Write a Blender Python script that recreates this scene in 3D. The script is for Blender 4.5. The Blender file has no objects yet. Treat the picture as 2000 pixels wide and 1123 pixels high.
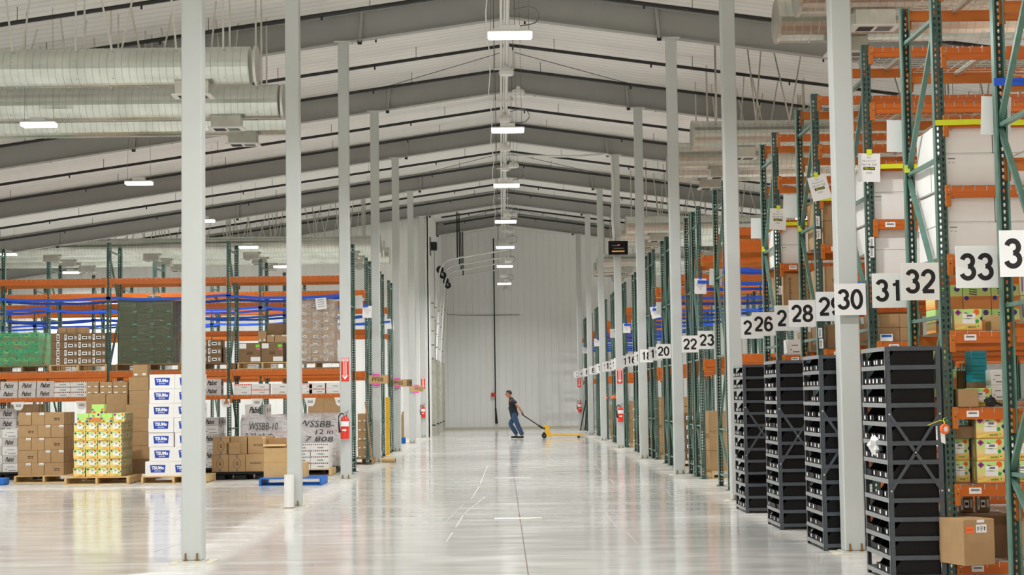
import bpy, math, random
from mathutils import Matrix, Vector
random.seed(7)
C = bpy.context.scene.collection
PI = math.pi
# ---------------------------------------------------------------- camera
FPX, CAMH = 3150.0, 1.5582
def cam_axes(p=.0666, yaw=.0072, roll=-.0139):
    cp, sp, cy, sy, cr, sr = math.cos(p), math.sin(p), math.cos(yaw), math.sin(yaw), math.cos(roll), math.sin(roll)
    A = Matrix(((cr, -sr, 0), (sr, cr, 0), (0, 0, 1)))
    B = Matrix(((1, 0, 0), (0, cp, sp), (0, -sp, cp)))
    D = Matrix(((1, 0, 0), (0, 0, -1), (0, 1, 0)))
    E = Matrix(((cy, -sy, 0), (sy, cy, 0), (0, 0, 1)))
    return A @ B @ D @ E
RM = cam_axes()
def P(x, y, Y):
    """point of the place seen at photo pixel (x, y) on the upright plane at depth Y -> (X, Z)"""
    d = RM.transposed() @ Vector(((x-1000)/FPX, (y-561.5)/FPX, 1.0))
    t = Y/d.y
    return d.x*t, CAMH + d.z*t
cam_d = bpy.data.cameras.new('camera'); cam = bpy.data.objects.new('camera', cam_d); C.objects.link(cam)
cam_d.sensor_width = 36; cam_d.lens = FPX/2000*36; cam_d.clip_start = .1; cam_d.clip_end = 300
r, dn, fw = RM[0], RM[1], RM[2]
cam.matrix_world = Matrix(((r[0], -dn[0], -fw[0], 0), (r[1], -dn[1], -fw[1], 0), (r[2], -dn[2], -fw[2], CAMH), (0, 0, 0, 1)))
bpy.context.scene.camera = cam
# ---------------------------------------------------------------- world, exposure, lamps
w = bpy.data.worlds.new('world'); bpy.context.scene.world = w; w.use_nodes = True
w.node_tree.nodes['Background'].inputs[0].default_value = (.9, .95, 1, 1); w.node_tree.nodes['Background'].inputs[1].default_value = .05
vs = bpy.context.scene.view_settings
vs.view_transform = 'Standard'; vs.look = 'None'; vs.gamma = 1; vs.use_curve_mapping = False; vs.exposure = 0.0
bpy.context.scene.cycles.max_bounces = 8; bpy.context.scene.cycles.diffuse_bounces = 5; bpy.context.scene.cycles.transparent_max_bounces = 16
LAMP_W = 245.0
LAMP_COL = (.985, .985, 1.0)
lamp_d = bpy.data.lights.new('high_bay_light', 'AREA'); lamp_d.shape = 'RECTANGLE'; lamp_d.size = .56; lamp_d.size_y = .28
lamp_d.spread = math.radians(162); lamp_d.energy = LAMP_W; lamp_d.color = LAMP_COL
LZ = 6.30
LIGHT_ROWS = [-23.7, -15.8, -7.85, .17, 8.4, 16.4, 24.0]
LIGHT_Y = [20.95+7.62*k for k in range(-4, 7)]
# ---------------------------------------------------------------- materials
def lin(c):
    return tuple((v/255/12.92 if v/255 <= .04045 else ((v/255+.055)/1.055)**2.4) for v in c)
MATS = {}
def M(name, rgb, rough=.6, metal=0.0, var=.08, scale=6.0, bump=0.0, emit=0.0, spec=.5, stretch=(1, 1, 1)):
    if name in MATS: return MATS[name]
    m = bpy.data.materials.new(name); m.use_nodes = True; nt = m.node_tree; b = nt.nodes['Principled BSDF']
    c = lin(rgb)
    b.inputs['Roughness'].default_value = rough; b.inputs['Metallic'].default_value = metal
    b.inputs['Specular IOR Level'].default_value = spec
    if emit:
        b.inputs['Base Color'].default_value = (*c, 1)
        b.inputs['Emission Color'].default_value = (*c, 1); b.inputs['Emission Strength'].default_value = emit
    else:
        tc = nt.nodes.new('ShaderNodeTexCoord'); mp = nt.nodes.new('ShaderNodeMapping'); mp.inputs['Scale'].default_value = stretch
        n = nt.nodes.new('ShaderNodeTexNoise'); n.inputs['Scale'].default_value = scale; n.inputs['Detail'].default_value = 5
        rp = nt.nodes.new('ShaderNodeValToRGB')
        rp.color_ramp.elements[0].position = .3; rp.color_ramp.elements[1].position = .7
        rp.color_ramp.elements[0].color = (*[v*(1-var) for v in c], 1); rp.color_ramp.elements[1].color = (*[min(1, v*(1+var)) for v in c], 1)
        L = nt.links.new
        L(tc.outputs['Object'], mp.inputs[0]); L(mp.outputs[0], n.inputs['Vector']); L(n.outputs['Fac'], rp.inputs[0]); L(rp.outputs[0], b.inputs['Base Color'])
        if bump:
            bp = nt.nodes.new('ShaderNodeBump'); bp.inputs['Strength'].default_value = bump; bp.inputs['Distance'].default_value = .02
            L(n.outputs['Fac'], bp.inputs['Height']); L(bp.outputs[0], b.inputs['Normal'])
    MATS[name] = m; return m
M('white_paint', (196, 200, 196), .45, var=.02, scale=1.5)
M('wall_panel', (238, 238, 234), .5, var=.02, scale=.6)
M('rafter_primer', (158, 158, 153), .55, var=.03, scale=2)
M('galvanized', (205, 203, 192), .32, .85, var=.1, scale=5)
M('duct_metal', (200, 203, 194), .24, .97, var=.1, scale=3, bump=.1)
M('zinc_white', (225, 225, 220), .35, .3, var=.05)
M('black_steel', (26, 25, 24), .5, var=.15)
M('grey_steel', (120, 122, 120), .45, .5, var=.08)
M('shelf_steel', (86, 92, 98), .42, .35, var=.06, scale=20)
M('rack_green_lit', (96, 132, 119), .3, .25, var=.12, scale=14)  # lighter copy of the rack green, light on the post sides put into it
M('rack_green_shaded', (66, 90, 83), .4, .2, var=.1, scale=14)  # darker copy of the same green, shade on the post fronts put into it
M('orange', (200, 101, 24), .42, .05, var=.06, scale=5)
M('orange_dark', (192, 106, 28), .42, .05, var=.06, scale=5)
M('blue_tape', (28, 86, 208), .5, var=.05)
M('yellow_tape', (222, 232, 40), .5, var=.05)
M('cardboard', (174, 141, 99), .75, var=.06, scale=9)
M('cardboard_dark', (132, 104, 72), .75, var=.08, scale=9)
M('cardboard_light', (198, 164, 114), .75, var=.05, scale=9)
M('card_gap', (92, 66, 40), .8)
M('wood', (208, 176, 122), .7, var=.16, scale=7, stretch=(1, 6, 6))
M('wood_dark', (150, 116, 76), .7, var=.16, scale=7, stretch=(1, 6, 6))
M('white_card', (232, 230, 226), .6, var=.02)
M('grey_card', (205, 200, 196), .6, var=.03)
M('paper', (240, 240, 238), .6, var=.01)
M('ink', (20, 18, 18), .6)
M('ink_brown', (70, 48, 28), .7)
M('ink_grey', (120, 118, 116), .7)
M('logo_blue', (18, 62, 165), .5)
M('logo_teal', (40, 110, 100), .5)
M('red', (206, 44, 30), .3, var=.03)
M('red_bright', (226, 58, 40), .4, var=.03)
M('pink', (255, 90, 190), .5)
M('lime', (110, 235, 50), .5)
M('label_orange', (255, 118, 52), .5)
M('black_plastic', (9, 9, 10), .45, var=.1, spec=.3)
M('rubber', (18, 18, 18), .7)
M('yellow_paint', (240, 186, 36), .4, var=.04)
M('blue_paint', (20, 104, 190), .55, var=.1)
M('teal_box', (18, 150, 165), .5, var=.06)
M('snack_side', (168, 156, 112), .5, var=.15); M('snack_lime', (178, 224, 120), .5); M('snack_orange', (212, 132, 66), .5, var=.1)
M('brass', (150, 112, 58), .4, .7)
M('scuff', (203, 201, 194), .28); M('scuff_yellow', (208, 203, 178), .28); M('lip_steel_lit', (138, 141, 142), .4)
M('grout', (206, 200, 178), .8, var=.06, scale=20)
M('skin', (178, 124, 92), .55, var=.04)
M('hair', (28, 22, 19), .6)
M('navy', (28, 31, 38), .8, var=.08)
M('denim', (50, 76, 108), .8, var=.2, scale=12)
M('shoe', (34, 36, 42), .6)
M('straw', (190, 168, 120), .8, var=.3, scale=30)
M('print_magenta', (176, 44, 130), .5); M('print_orange', (238, 98, 24), .5); M('print_blue', (34, 60, 160), .5)
M('print_green', (40, 165, 70), .5); M('print_lemon', (236, 226, 110), .5); M('print_purple', (84, 40, 120), .5)
M('lens', (255, 252, 245), emit=5)
M('screen_orange', (230, 160, 70), emit=.5); M('screen_grey', (110, 116, 120), emit=.3); M('screen_red', (230, 120, 110), emit=.5)
def snack_mat():
    m = bpy.data.materials.new('snack_print'); m.use_nodes = True; nt = m.node_tree; b = nt.nodes['Principled BSDF']; L = nt.links.new
    tc = nt.nodes.new('ShaderNodeTexCoord'); sp = nt.nodes.new('ShaderNodeSeparateXYZ'); rp = nt.nodes.new('ShaderNodeValToRGB'); n = nt.nodes.new('ShaderNodeTexNoise')
    mx = nt.nodes.new('ShaderNodeMath'); mx.operation = 'MULTIPLY_ADD'; n.inputs['Scale'].default_value = 2
    L(tc.outputs['Generated'], sp.inputs[0]); L(tc.outputs['Generated'], n.inputs['Vector']); L(n.outputs['Fac'], mx.inputs[0]); mx.inputs[1].default_value = .2; L(sp.outputs['Z'], mx.inputs[2]); L(mx.outputs[0], rp.inputs[0])
    e = rp.color_ramp.elements; e[0].position = .12; e[0].color = (*lin((246, 160, 80)), 1); e[1].position = .9; e[1].color = (*lin((190, 230, 140)), 1)
    k = e.new(.5); k.color = (*lin((236, 214, 140)), 1)
    L(rp.outputs[0], b.inputs['Base Color']); b.inputs['Roughness'].default_value = .5; MATS['snack'] = m
snack_mat()
def wrap_mat(name, rgb, alpha, span=.7, bump=.9):
    m = bpy.data.materials.new(name); m.use_nodes = True; nt = m.node_tree; b = nt.nodes['Principled BSDF']; L = nt.links.new
    b.inputs['Base Color'].default_value = (*lin(rgb), 1); b.inputs['Roughness'].default_value = .18
    tc = nt.nodes.new('ShaderNodeTexCoord'); mp = nt.nodes.new('ShaderNodeMapping'); mp.inputs['Scale'].default_value = (1, 1, 2.2)
    n = nt.nodes.new('ShaderNodeTexNoise'); n.inputs['Scale'].default_value = 5; n.inputs['Detail'].default_value = 6; n.inputs['Distortion'].default_value = 1.6
    bp = nt.nodes.new('ShaderNodeBump'); bp.inputs['Strength'].default_value = bump; bp.inputs['Distance'].default_value = .06
    rp = nt.nodes.new('ShaderNodeValToRGB'); rp.color_ramp.elements[0].position = .42; rp.color_ramp.elements[1].position = .72
    rp.color_ramp.elements[0].color = (alpha*(1-span*.45),)*3+(1,); rp.color_ramp.elements[1].color = (min(1, alpha*(1+span)),)*3+(1,)
    L(tc.outputs['Object'], mp.inputs[0]); L(mp.outputs[0], n.inputs['Vector']); L(n.outputs['Fac'], bp.inputs['Height']); L(bp.outputs[0], b.inputs['Normal'])
    L(n.outputs['Fac'], rp.inputs[0]); L(rp.outputs[0], b.inputs['Alpha']); MATS[name] = m
wrap_mat('wrap_clear', (240, 240, 240), .3, .95, 1.0); wrap_mat('wrap_green', (26, 176, 128), .58, .5); wrap_mat('wrap_dark', (84, 104, 80), .6, .12, .35); wrap_mat('wrap_milky', (246, 240, 242), .5, .35, .25)
def floor_mat():
    m = bpy.data.materials.new('polished_concrete'); m.use_nodes = True; nt = m.node_tree; b = nt.nodes['Principled BSDF']; L = nt.links.new; N = nt.nodes.new
    tc = N('ShaderNodeTexCoord')
    def noise(scale, st=(1, 1, 1), det=6):
        mp = N('ShaderNodeMapping'); mp.inputs['Scale'].default_value = st; n = N('ShaderNodeTexNoise'); n.inputs['Scale'].default_value = scale; n.inputs['Detail'].default_value = det
        L(tc.outputs['Object'], mp.inputs[0]); L(mp.outputs[0], n.inputs['Vector']); return n
    n1 = noise(.35, (1, .6, 1)); n2 = noise(2.2, (.45, 1.6, 1), 8); n3 = noise(14, (.3, 2, 1), 4)
    rp = N('ShaderNodeValToRGB'); e = rp.color_ramp.elements
    e[0].position = .34; e[0].color = (*lin(FLOOR_A), 1); e[1].position = .66; e[1].color = (*lin(FLOOR_B), 1)
    ad = N('ShaderNodeMath'); ad.operation = 'MULTIPLY_ADD'; ad.inputs[1].default_value = .55; L(n1.outputs['Fac'], ad.inputs[0])
    a2 = N('ShaderNodeMath'); a2.operation = 'MULTIPLY'; a2.inputs[1].default_value = .45; L(n2.outputs['Fac'], a2.inputs[0]); L(a2.outputs[0], ad.inputs[2]); L(ad.outputs[0], rp.inputs[0])
    # ground-down matte strips along the column lines and joints, polished elsewhere
    sx = N('ShaderNodeSeparateXYZ'); L(tc.outputs['Object'], sx.inputs[0])
    def mth(op, a, b=None):
        q = N('ShaderNodeMath'); q.operation = op
        for i, v in enumerate((a, b)):
            if v is None: continue
            if isinstance(v, (int, float)): q.inputs[i].default_value = v
            else: L(v, q.inputs[i])
        return q.outputs[0]
    def step(v, lo, hi):
        q = N('ShaderNodeMapRange'); q.interpolation_type = 'SMOOTHSTEP'; q.inputs[1].default_value = lo; q.inputs[2].default_value = hi; L(v, q.inputs[0]); return q.outputs[0]
    wob = mth('MULTIPLY', mth('SUBTRACT', n2.outputs['Fac'], .5), .5)
    X, Yc = mth('ADD', sx.outputs[0], wob), mth('ADD', sx.outputs[1], wob)
    m1 = step(X, 2.9, 3.2)
    m2 = mth('SUBTRACT', 1, step(mth('ABSOLUTE', mth('ADD', X, 2.98)), .18, .42))
    fr_ = mth('ABSOLUTE', mth('SUBTRACT', mth('FRACT', mth('ADD', mth('DIVIDE', mth('SUBTRACT', Yc, 15.66), 7.62), .5)), .5))
    m3 = mth('MULTIPLY', mth('SUBTRACT', 1, step(fr_, .01, .035)), .3)
    m4 = mth('MULTIPLY', step(Yc, 28.4, 28.9), step(mth('MULTIPLY', X, -1), 2.5, 2.9))
    mask = mth('MAXIMUM', mth('MAXIMUM', m1, m2), mth('MAXIMUM', m3, m4))
    mc = N('ShaderNodeMixRGB'); L(mth('MULTIPLY', mask, .4), mc.inputs[0]); L(rp.outputs[0], mc.inputs[1]); mc.inputs[2].default_value = (*lin((208, 206, 196)), 1); L(mc.outputs[0], b.inputs['Base Color'])
    rr = N('ShaderNodeMapRange'); rr.inputs[1].default_value = .3; rr.inputs[2].default_value = .75; rr.inputs[3].default_value = FLOOR_R[0]; rr.inputs[4].default_value = FLOOR_R[1]
    L(n2.outputs['Fac'], rr.inputs[0])
    mr = N('ShaderNodeMath'); mr.operation = 'MULTIPLY_ADD'; L(mask, mr.inputs[0]); mr.inputs[1].default_value = .15; L(rr.outputs[0], mr.inputs[2]); L(mr.outputs[0], b.inputs['Roughness'])
    b.inputs['IOR'].default_value = 1.36
    bp = N('ShaderNodeBump'); bp.inputs['Strength'].default_value = .05; bp.inputs['Distance'].default_value = .004; L(n3.outputs['Fac'], bp.inputs['Height']); L(bp.outputs[0], b.inputs['Normal'])
    b.inputs['Specular IOR Level'].default_value = .5; MATS['floor'] = m
FLOOR_A, FLOOR_B, FLOOR_R = (176, 175, 169), (216, 215, 209), (.07, .17)
floor_mat()
def liner_mat():
    m = bpy.data.materials.new('roof_liner'); m.use_nodes = True; nt = m.node_tree; b = nt.nodes['Principled BSDF']; L = nt.links.new; N = nt.nodes.new
    tc = N('ShaderNodeTexCoord'); wv = N('ShaderNodeTexWave'); wv.bands_direction = 'Y'; wv.inputs['Scale'].default_value = 1.05; wv.inputs['Distortion'].default_value = .15; wv.inputs['Detail'].default_value = 2
    wv.inputs['Detail Scale'].default_value = .4
    rp = N('ShaderNodeValToRGB'); e = rp.color_ramp.elements; e[0].position = 0; e[0].color = (*lin((216, 214, 209)), 1); e[1].position = .3; e[1].color = (*lin((231, 229, 224)), 1)
    L(tc.outputs['Object'], wv.inputs[0]); L(wv.outputs['Fac'], rp.inputs[0]); L(rp.outputs[0], b.inputs['Base Color']); b.inputs['Roughness'].default_value = .55
    bp = N('ShaderNodeBump'); bp.inputs['Strength'].default_value = .15; bp.inputs['Distance'].default_value = .02; L(wv.outputs['Fac'], bp.inputs['Height']); L(bp.outputs[0], b.inputs['Normal'])
    MATS['liner'] = m
liner_mat()
# ---------------------------------------------------------------- mesh builder
_tc = {}
def glyphs(s, res=2, bold=0.0, shear=0.0):
    k = (s, res, bold, shear)
    if k not in _tc:
        cu = bpy.data.curves.new('t', 'FONT'); cu.body = s; cu.resolution_u = res; cu.offset = bold; cu.shear = shear
        ob = bpy.data.objects.new('t', cu); C.objects.link(ob)
        me = bpy.data.meshes.new_from_object(ob.evaluated_get(bpy.context.evaluated_depsgraph_get()))
        vv = [(v.co.x, v.co.y) for v in me.vertices]; ff = [tuple(p.vertices) for p in me.polygons]
        x0, x1 = min(a for a, _ in vv), max(a for a, _ in vv); y0, y1 = min(a for _, a in vv), max(a for _, a in vv)
        vv = [((a-(x0+x1)/2)/(x1-x0), (c-(y0+y1)/2)/(y1-y0)) for a, c in vv]
        bpy.data.objects.remove(ob); bpy.data.meshes.remove(me); bpy.data.curves.remove(cu)
        _tc[k] = (vv, ff)
    return _tc[k]
class MB:
    def __init__(s): s.v, s.f, s.m = [], [], []
    def face(s, pts, mat):
        b = len(s.v); s.v += [tuple(p) for p in pts]; s.f.append(tuple(range(b, b+len(pts)))); s.m.append(mat); return s
    def raw(s, vv, ff, mat):
        b = len(s.v); s.v += [tuple(p) for p in vv]; s.f += [tuple(i+b for i in f) for f in ff]; s.m += [mat]*len(ff); return s
    def box(s, x0, x1, y0, y1, z0, z1, mat):
        return s.raw([(x, y, z) for x in (x0, x1) for y in (y0, y1) for z in (z0, z1)],
                     [(0, 1, 3, 2), (4, 6, 7, 5), (0, 4, 5, 1), (2, 3, 7, 6), (0, 2, 6, 4), (1, 5, 7, 3)], mat)
    def cbox(s, x0, x1, y0, y1, z0, z1, mat, c=.004):
        vv = []; idx = {}
        for i, x in enumerate((x0, x1)):
            for j, y in enumerate((y0, y1)):
                for k, z in enumerate((z0, z1)):
                    sx, sy, sz = (1-2*i)*c, (1-2*j)*c, (1-2*k)*c
                    idx[i, j, k] = len(vv); vv += [(x, y+sy, z+sz), (x+sx, y, z+sz), (x+sx, y+sy, z)]
        I = lambda i, j, k, a: idx[i, j, k]+a
        ff = []
        for a in range(3):
            b, d = [q for q in range(3) if q != a]
            for e in (0, 1):
                t = []
                for p, q in ((0, 0), (1, 0), (1, 1), (0, 1)):
                    u = [0]*3; u[a] = e; u[b] = p; u[d] = q; t.append(I(*u, a))
                ff.append(tuple(t))
            for p in (0, 1):
                for q in (0, 1):
                    u = [0]*3; w2 = [0]*3; u[b] = p; u[d] = q; w2[b] = p; w2[d] = q; u[a] = 0; w2[a] = 1
                    ff.append((I(*u, b), I(*w2, b), I(*w2, d), I(*u, d)))
        for kk in idx.values(): ff.append((kk, kk+1, kk+2))
        return s.raw(vv, ff, mat)
    def bar(s, p, q, wd, ht, mat, up=(0, 0, 1)):
        p, q = Vector(p), Vector(q); d = (q-p).normalized(); u = Vector(up)
        if abs(d.dot(u)) > .98: u = Vector((0, 1, 0))
        sx = d.cross(u).normalized()*wd/2; sz = sx.cross(d).normalized()*ht/2
        return s.raw([p-sx-sz, p+sx-sz, p+sx+sz, p-sx+sz, q-sx-sz, q+sx-sz, q+sx+sz, q-sx+sz],
                     [(0, 1, 2, 3), (7, 6, 5, 4), (0, 4, 5, 1), (1, 5, 6, 2), (2, 6, 7, 3), (3, 7, 4, 0)], mat)
    def tube(s, pts, r, mat, n=8, caps=True):
        pts = [Vector(p) for p in pts]; rs = r if isinstance(r, (list, tuple)) else [r]*len(pts); rings = []
        ref = Vector((0, 0, 1))
        if abs((pts[1]-pts[0]).normalized().dot(ref)) > .95: ref = Vector((0, 1, 0))
        vv = []
        for i, p in enumerate(pts):
            d = (pts[min(i+1, len(pts)-1)]-pts[max(i-1, 0)]).normalized(); a = d.cross(ref)
            if a.length < 1e-4: a = d.cross(Vector((1, 0, 0)))
            a.normalize(); b = a.cross(d).normalized()
            for k in range(n):
                t = 2*PI*k/n; vv.append(p+a*math.cos(t)*rs[i]+b*math.sin(t)*rs[i])
        ff = [(i*n+k, i*n+(k+1) % n, (i+1)*n+(k+1) % n, (i+1)*n+k) for i in range(len(pts)-1) for k in range(n)]
        if caps: ff += [tuple(range(n))[::-1], tuple((len(pts)-1)*n+k for k in range(n))]
        return s.raw(vv, ff, mat)
    def disc(s, c, u, v, r, mat, n=16):
        c, u, v = Vector(c), Vector(u), Vector(v)
        return s.face([c+u*r*math.cos(2*PI*k/n)+v*r*math.sin(2*PI*k/n) for k in range(n)], mat)
    def rect(s, c, u, v, wd, ht, mat):
        c, u, v = Vector(c), Vector(u)*wd/2, Vector(v)*ht/2
        return s.face([c-u-v, c+u-v, c+u+v, c-u+v], mat)
    def text(s, t, c, u, v, wd, ht, mat, bold=0.0, shear=0.0, res=2, ang=0.0):
        vv, ff = glyphs(t, res, bold, shear); c, u, v = Vector(c), Vector(u), Vector(v)
        if ang: u, v = u*math.cos(ang)+v*math.sin(ang), v*math.cos(ang)-u*math.sin(ang)
        return s.raw([c+u*(a*wd)+v*(b*ht) for a, b in vv], ff, mat)
    def prism(s, poly, y0, y1, mat):      # poly in x,z extruded along y
        n = len(poly); vv = [(x, y0, z) for x, z in poly]+[(x, y1, z) for x, z in poly]
        return s.raw(vv, [tuple(range(n)), tuple(range(2*n-1, n-1, -1))]+[(i, i+n, (i+1) % n+n, (i+1) % n) for i in range(n)], mat)
    def lathe(s, prof, mat, n=16, c=(0, 0, 0)):   # (r, z) about vertical axis
        vv = [(c[0]+r*math.cos(2*PI*k/n), c[1]+r*math.sin(2*PI*k/n), c[2]+z) for r, z in prof for k in range(n)]
        ff = [(i*n+k, i*n+(k+1) % n, (i+1)*n+(k+1) % n, (i+1)*n+k) for i in range(len(prof)-1) for k in range(n)]
        ff += [tuple(range(n))[::-1], tuple((len(prof)-1)*n+k for k in range(n))]
        return s.raw(vv, ff, mat)
    def mesh(s, name, smooth=False):
        me = bpy.data.meshes.new(name); me.from_pydata(s.v, [], s.f); keys = list(dict.fromkeys(s.m))
        for k in keys: me.materials.append(MATS[k])
        me.polygons.foreach_set('material_index', [keys.index(k) for k in s.m])
        if smooth: me.polygons.foreach_set('use_smooth', [True]*len(s.f))
        me.update(); return me
X_, Y_, Z_ = Vector((1, 0, 0)), Vector((0, 1, 0)), Vector((0, 0, 1))
LABELS = {}
def obj(name, data, parent=None, loc=(0, 0, 0), rz=0.0, smooth=False, label=None):
    if isinstance(data, MB): data = data.mesh(name, smooth)
    o = bpy.data.objects.new(name, data); C.objects.link(o); o.location = loc; o.rotation_euler = (0, 0, rz)
    if parent: o.parent = parent
    if label: o['label'] = label
    return o
def tag(o, label, cat, group=None, kind=None):
    if len(label.split()) > 16 or len(label.split()) < 4: print('LABEL LENGTH', label)
    if label in LABELS: print('DUP LABEL', label)
    LABELS[label] = 1
    o['label'] = label; o['category'] = cat
    if group: o['group'] = group
    if kind: o['kind'] = kind
    return o
def thing(name, label, cat, data=None, loc=(0, 0, 0), rz=0.0, group=None, kind=None, smooth=False):
    return tag(obj(name, data, None, loc, rz, smooth), label, cat, group, kind)
def struct(name, data, parent=None):
    o = obj(name, data, parent)
    if not parent: o['kind'] = 'structure'
    return o
NTH = ['', 'first', 'second', 'third', 'fourth', 'fifth', 'sixth', 'seventh', 'eighth', 'ninth', 'tenth', 'eleventh', 'twelfth', 'thirteenth', 'fourteenth', 'fifteenth',
       'sixteenth', 'seventeenth', 'eighteenth', 'nineteenth', 'twentieth']
# ---------------------------------------------------------------- setting
BAY = 7.62; Y1 = 15.56
RX, RZ, SL = .24, 9.42, .141           # ridge, slope
def zc(x, top=RZ): return top-SL*abs(x-RX)
XW, YB, YF = 27.0, 75.4, -14.0
struct('floor', MB().box(-XW, XW, YF, YB, -.2, 0, 'floor'))
fj = MB()
fj.box(.205, .213, YF, YB, 0, .0006, 'card_gap')
for k in range(-2, 8): fj.box(-XW, XW, Y1+.1+BAY*k, Y1+.106+BAY*k, 0, .0005, 'grey_steel')
struct('trim_1', fj)
def Fp(x, y):
    d = RM.transposed() @ Vector(((x-1000)/FPX, (y-561.5)/FPX, 1.0)); t = -CAMH/d.z
    return (d.x*t, d.y*t, .0012)
sc_ = MB()
for a, b, wd in (((872, 1058), (884, 1040), .02), ((890, 1030), (905, 1006), .016), ((906, 1004), (948, 970), .012), ((920, 975), (936, 950), .016), ((938, 945), (952, 910), .016), ((870, 1020), (905, 985), .008), ((1160, 905), (1182, 932), .012), ((1190, 935), (1200, 945), .012), ((1070, 890), (1085, 905), .01), ((1185, 1005), (1205, 1030), .01), ((1225, 1040), (1245, 1062), .01), ((1300, 955), (1312, 970), .01), ((560, 1060), (470, 1040), .01), ((300, 1078), (345, 1064), .008)):
    sc_.bar(Fp(*a), Fp(*b), wd, .0008, 'scuff')
for x, y, wd in ((1000, 870, .5), (1001, 893, .45), (1003, 933, .5)): 
    p = Fp(x, y); sc_.box(p[0]-wd*.7, p[0]+wd*.7, p[1]-.08, p[1]+.08, .0004, .001, 'scuff')
p = Fp(1012, 1012); sc_.box(p[0]-.3, p[0]+.3, p[1]-.09, p[1]+.09, .0004, .001, 'scuff_yellow')
struct('trim_2', sc_)
cl = MB(); t = .08
cl.prism([(-XW, zc(-XW)), (RX, RZ), (XW, zc(XW)), (XW, zc(XW)+t), (RX, RZ+t), (-XW, zc(-XW)+t)], YF, YB, 'liner')
struct('ceiling', cl)
def ribbed(p0, p1, z0, ztop, nrm, step=.305, mat='wall_panel'):
    """standing-seam panel wall from p0 to p1 (x, y), facing nrm; ztop(x) gives its top"""
    mb = MB(); p0, p1, nr = Vector((*p0, 0)), Vector((*p1, 0)), Vector((*nrm, 0)); L = (p1-p0).length; d = (p1-p0)/L; n = max(1, round(L/step)); st = L/n
    pr = []
    for i in range(n):
        a = i*st
        pr += [(a, 0), (a+st-.05, 0), (a+st-.038, .022), (a+st-.018, .022), (a+st-.006, 0)]
    pr.append((L, 0)); vv = []
    for a, h in pr:
        q = p0+d*a+nr*h; vv += [(q.x, q.y, z0), (q.x, q.y, ztop(q.x))]
    mb.raw(vv, [(2*i, 2*i+1, 2*i+3, 2*i+2) for i in range(len(pr)-1)], mat)
    b0, b1 = p0-nr*.2, p1-nr*.2
    mb.raw([(b0.x, b0.y, z0), (b0.x, b0.y, ztop(b0.x)), (b1.x, b1.y, ztop(b1.x)), (b1.x, b1.y, z0)], [(0, 1, 2, 3)], mat)
    return mb
WX = -2.76
bk = ribbed((WX, YB), (RX, YB), 0, lambda x: zc(x), (0, -1)); bk2 = ribbed((RX, YB), (XW, YB), 0, lambda x: zc(x), (0, -1)); bk.raw(bk2.v, bk2.f, 'wall_panel')
struct('wall_back', bk)
LWY = 61.75
struct('wall_left_cross', ribbed((-XW, LWY), (WX-.05, LWY), 0, lambda x: zc(x), (0, -1)))
struct('wall_left_dock', ribbed((WX, LWY-.02), (WX, YB), 0, lambda x: zc(WX), (1, 0)))
struct('wall_left', ribbed((-XW, YF), (-XW, LWY), 0, lambda x: zc(XW), (1, 0), 1.2))
struct('wall_right', ribbed((XW, YB), (XW, YF), 0, lambda x: zc(XW), (-1, 0), 1.2))
fr = ribbed((XW, YF), (RX, YF), 0, lambda x: zc(x), (0, 1), 1.2); fr2 = ribbed((RX, YF), (-XW, YF), 0, lambda x: zc(x), (0, 1), 1.2); fr.raw(fr2.v, fr2.f, 'wall_panel')
struct('wall_front', fr)
struct('baseboard_back', MB().box(WX, XW, YB-.05, YB-.005, 0, .09, 'grout'))
# dock doors in the side wall beyond the racks
for n, (ya, yb) in enumerate(((63.6, 66.7), (69.6, 72.9)), 1):
    d = MB()
    for k in range(5): d.cbox(WX+.03, WX+.075, ya, yb, .02+k*.62, .02+k*.62+.6, 'white_paint', .006)
    struct('door_%d' % n, d)
    th = thing('door_track', 'galvanized overhead door track curving over the %s dock doorway' % ('nearer' if n == 1 else 'farther'), 'door track', loc=(WX, (ya+yb)/2, 0))
    for yy in (ya-.06-(ya+yb)/2, yb+.06-(ya+yb)/2):
        pts = [(.12, yy, .03), (.14, yy, 3.2), (.34, yy, 6.3)]
        for q in range(1, 7):
            a = q/6*PI/2*.93; pts.append((.36+.62*(1-math.cos(a)), yy, 6.35+.62*math.sin(a)))
        pts.append((3.05, yy, 7.3))
        mt = MB(); mt.tube(pts, .033, 'zinc_white', 6); obj('track_rail', mt, th)
        ms = MB()
        for k in range(10): ms.box(.0, .13, yy-.03, yy+.03, .25+k*.55, .29+k*.55, 'grey_steel')
        ms.box(-.0, .16, yy-.09, yy+.09, .4, .45, 'black_steel'); obj('track_bracket', ms, th)
        mp = MB(); mp.box(.02, .2, yy-.05, yy+.05, 0, 3.0, 'galvanized'); obj('track_guard', mp, th)
        mh = MB(); mh.box(1.05, 1.1, yy-.04, yy+.04, 7.0, zc(-1.6)-.02, 'black_steel'); obj('hanger_angle', mh, th)
    mo = MB(); mo.tube([(.38, ya-(ya+yb)/2, 6.55), (.38, yb-(ya+yb)/2, 6.55)], .05, 'grey_steel'); obj('torsion_shaft', mo, th)
    for yy in (ya-(ya+yb)/2+.1, yb-(ya+yb)/2-.1):
        mo = MB(); mo.tube([(.38, yy-.06, 6.55), (.38, yy+.06, 6.55)], .15, 'black_steel', 14); obj('cable_drum', mo, th)
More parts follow.
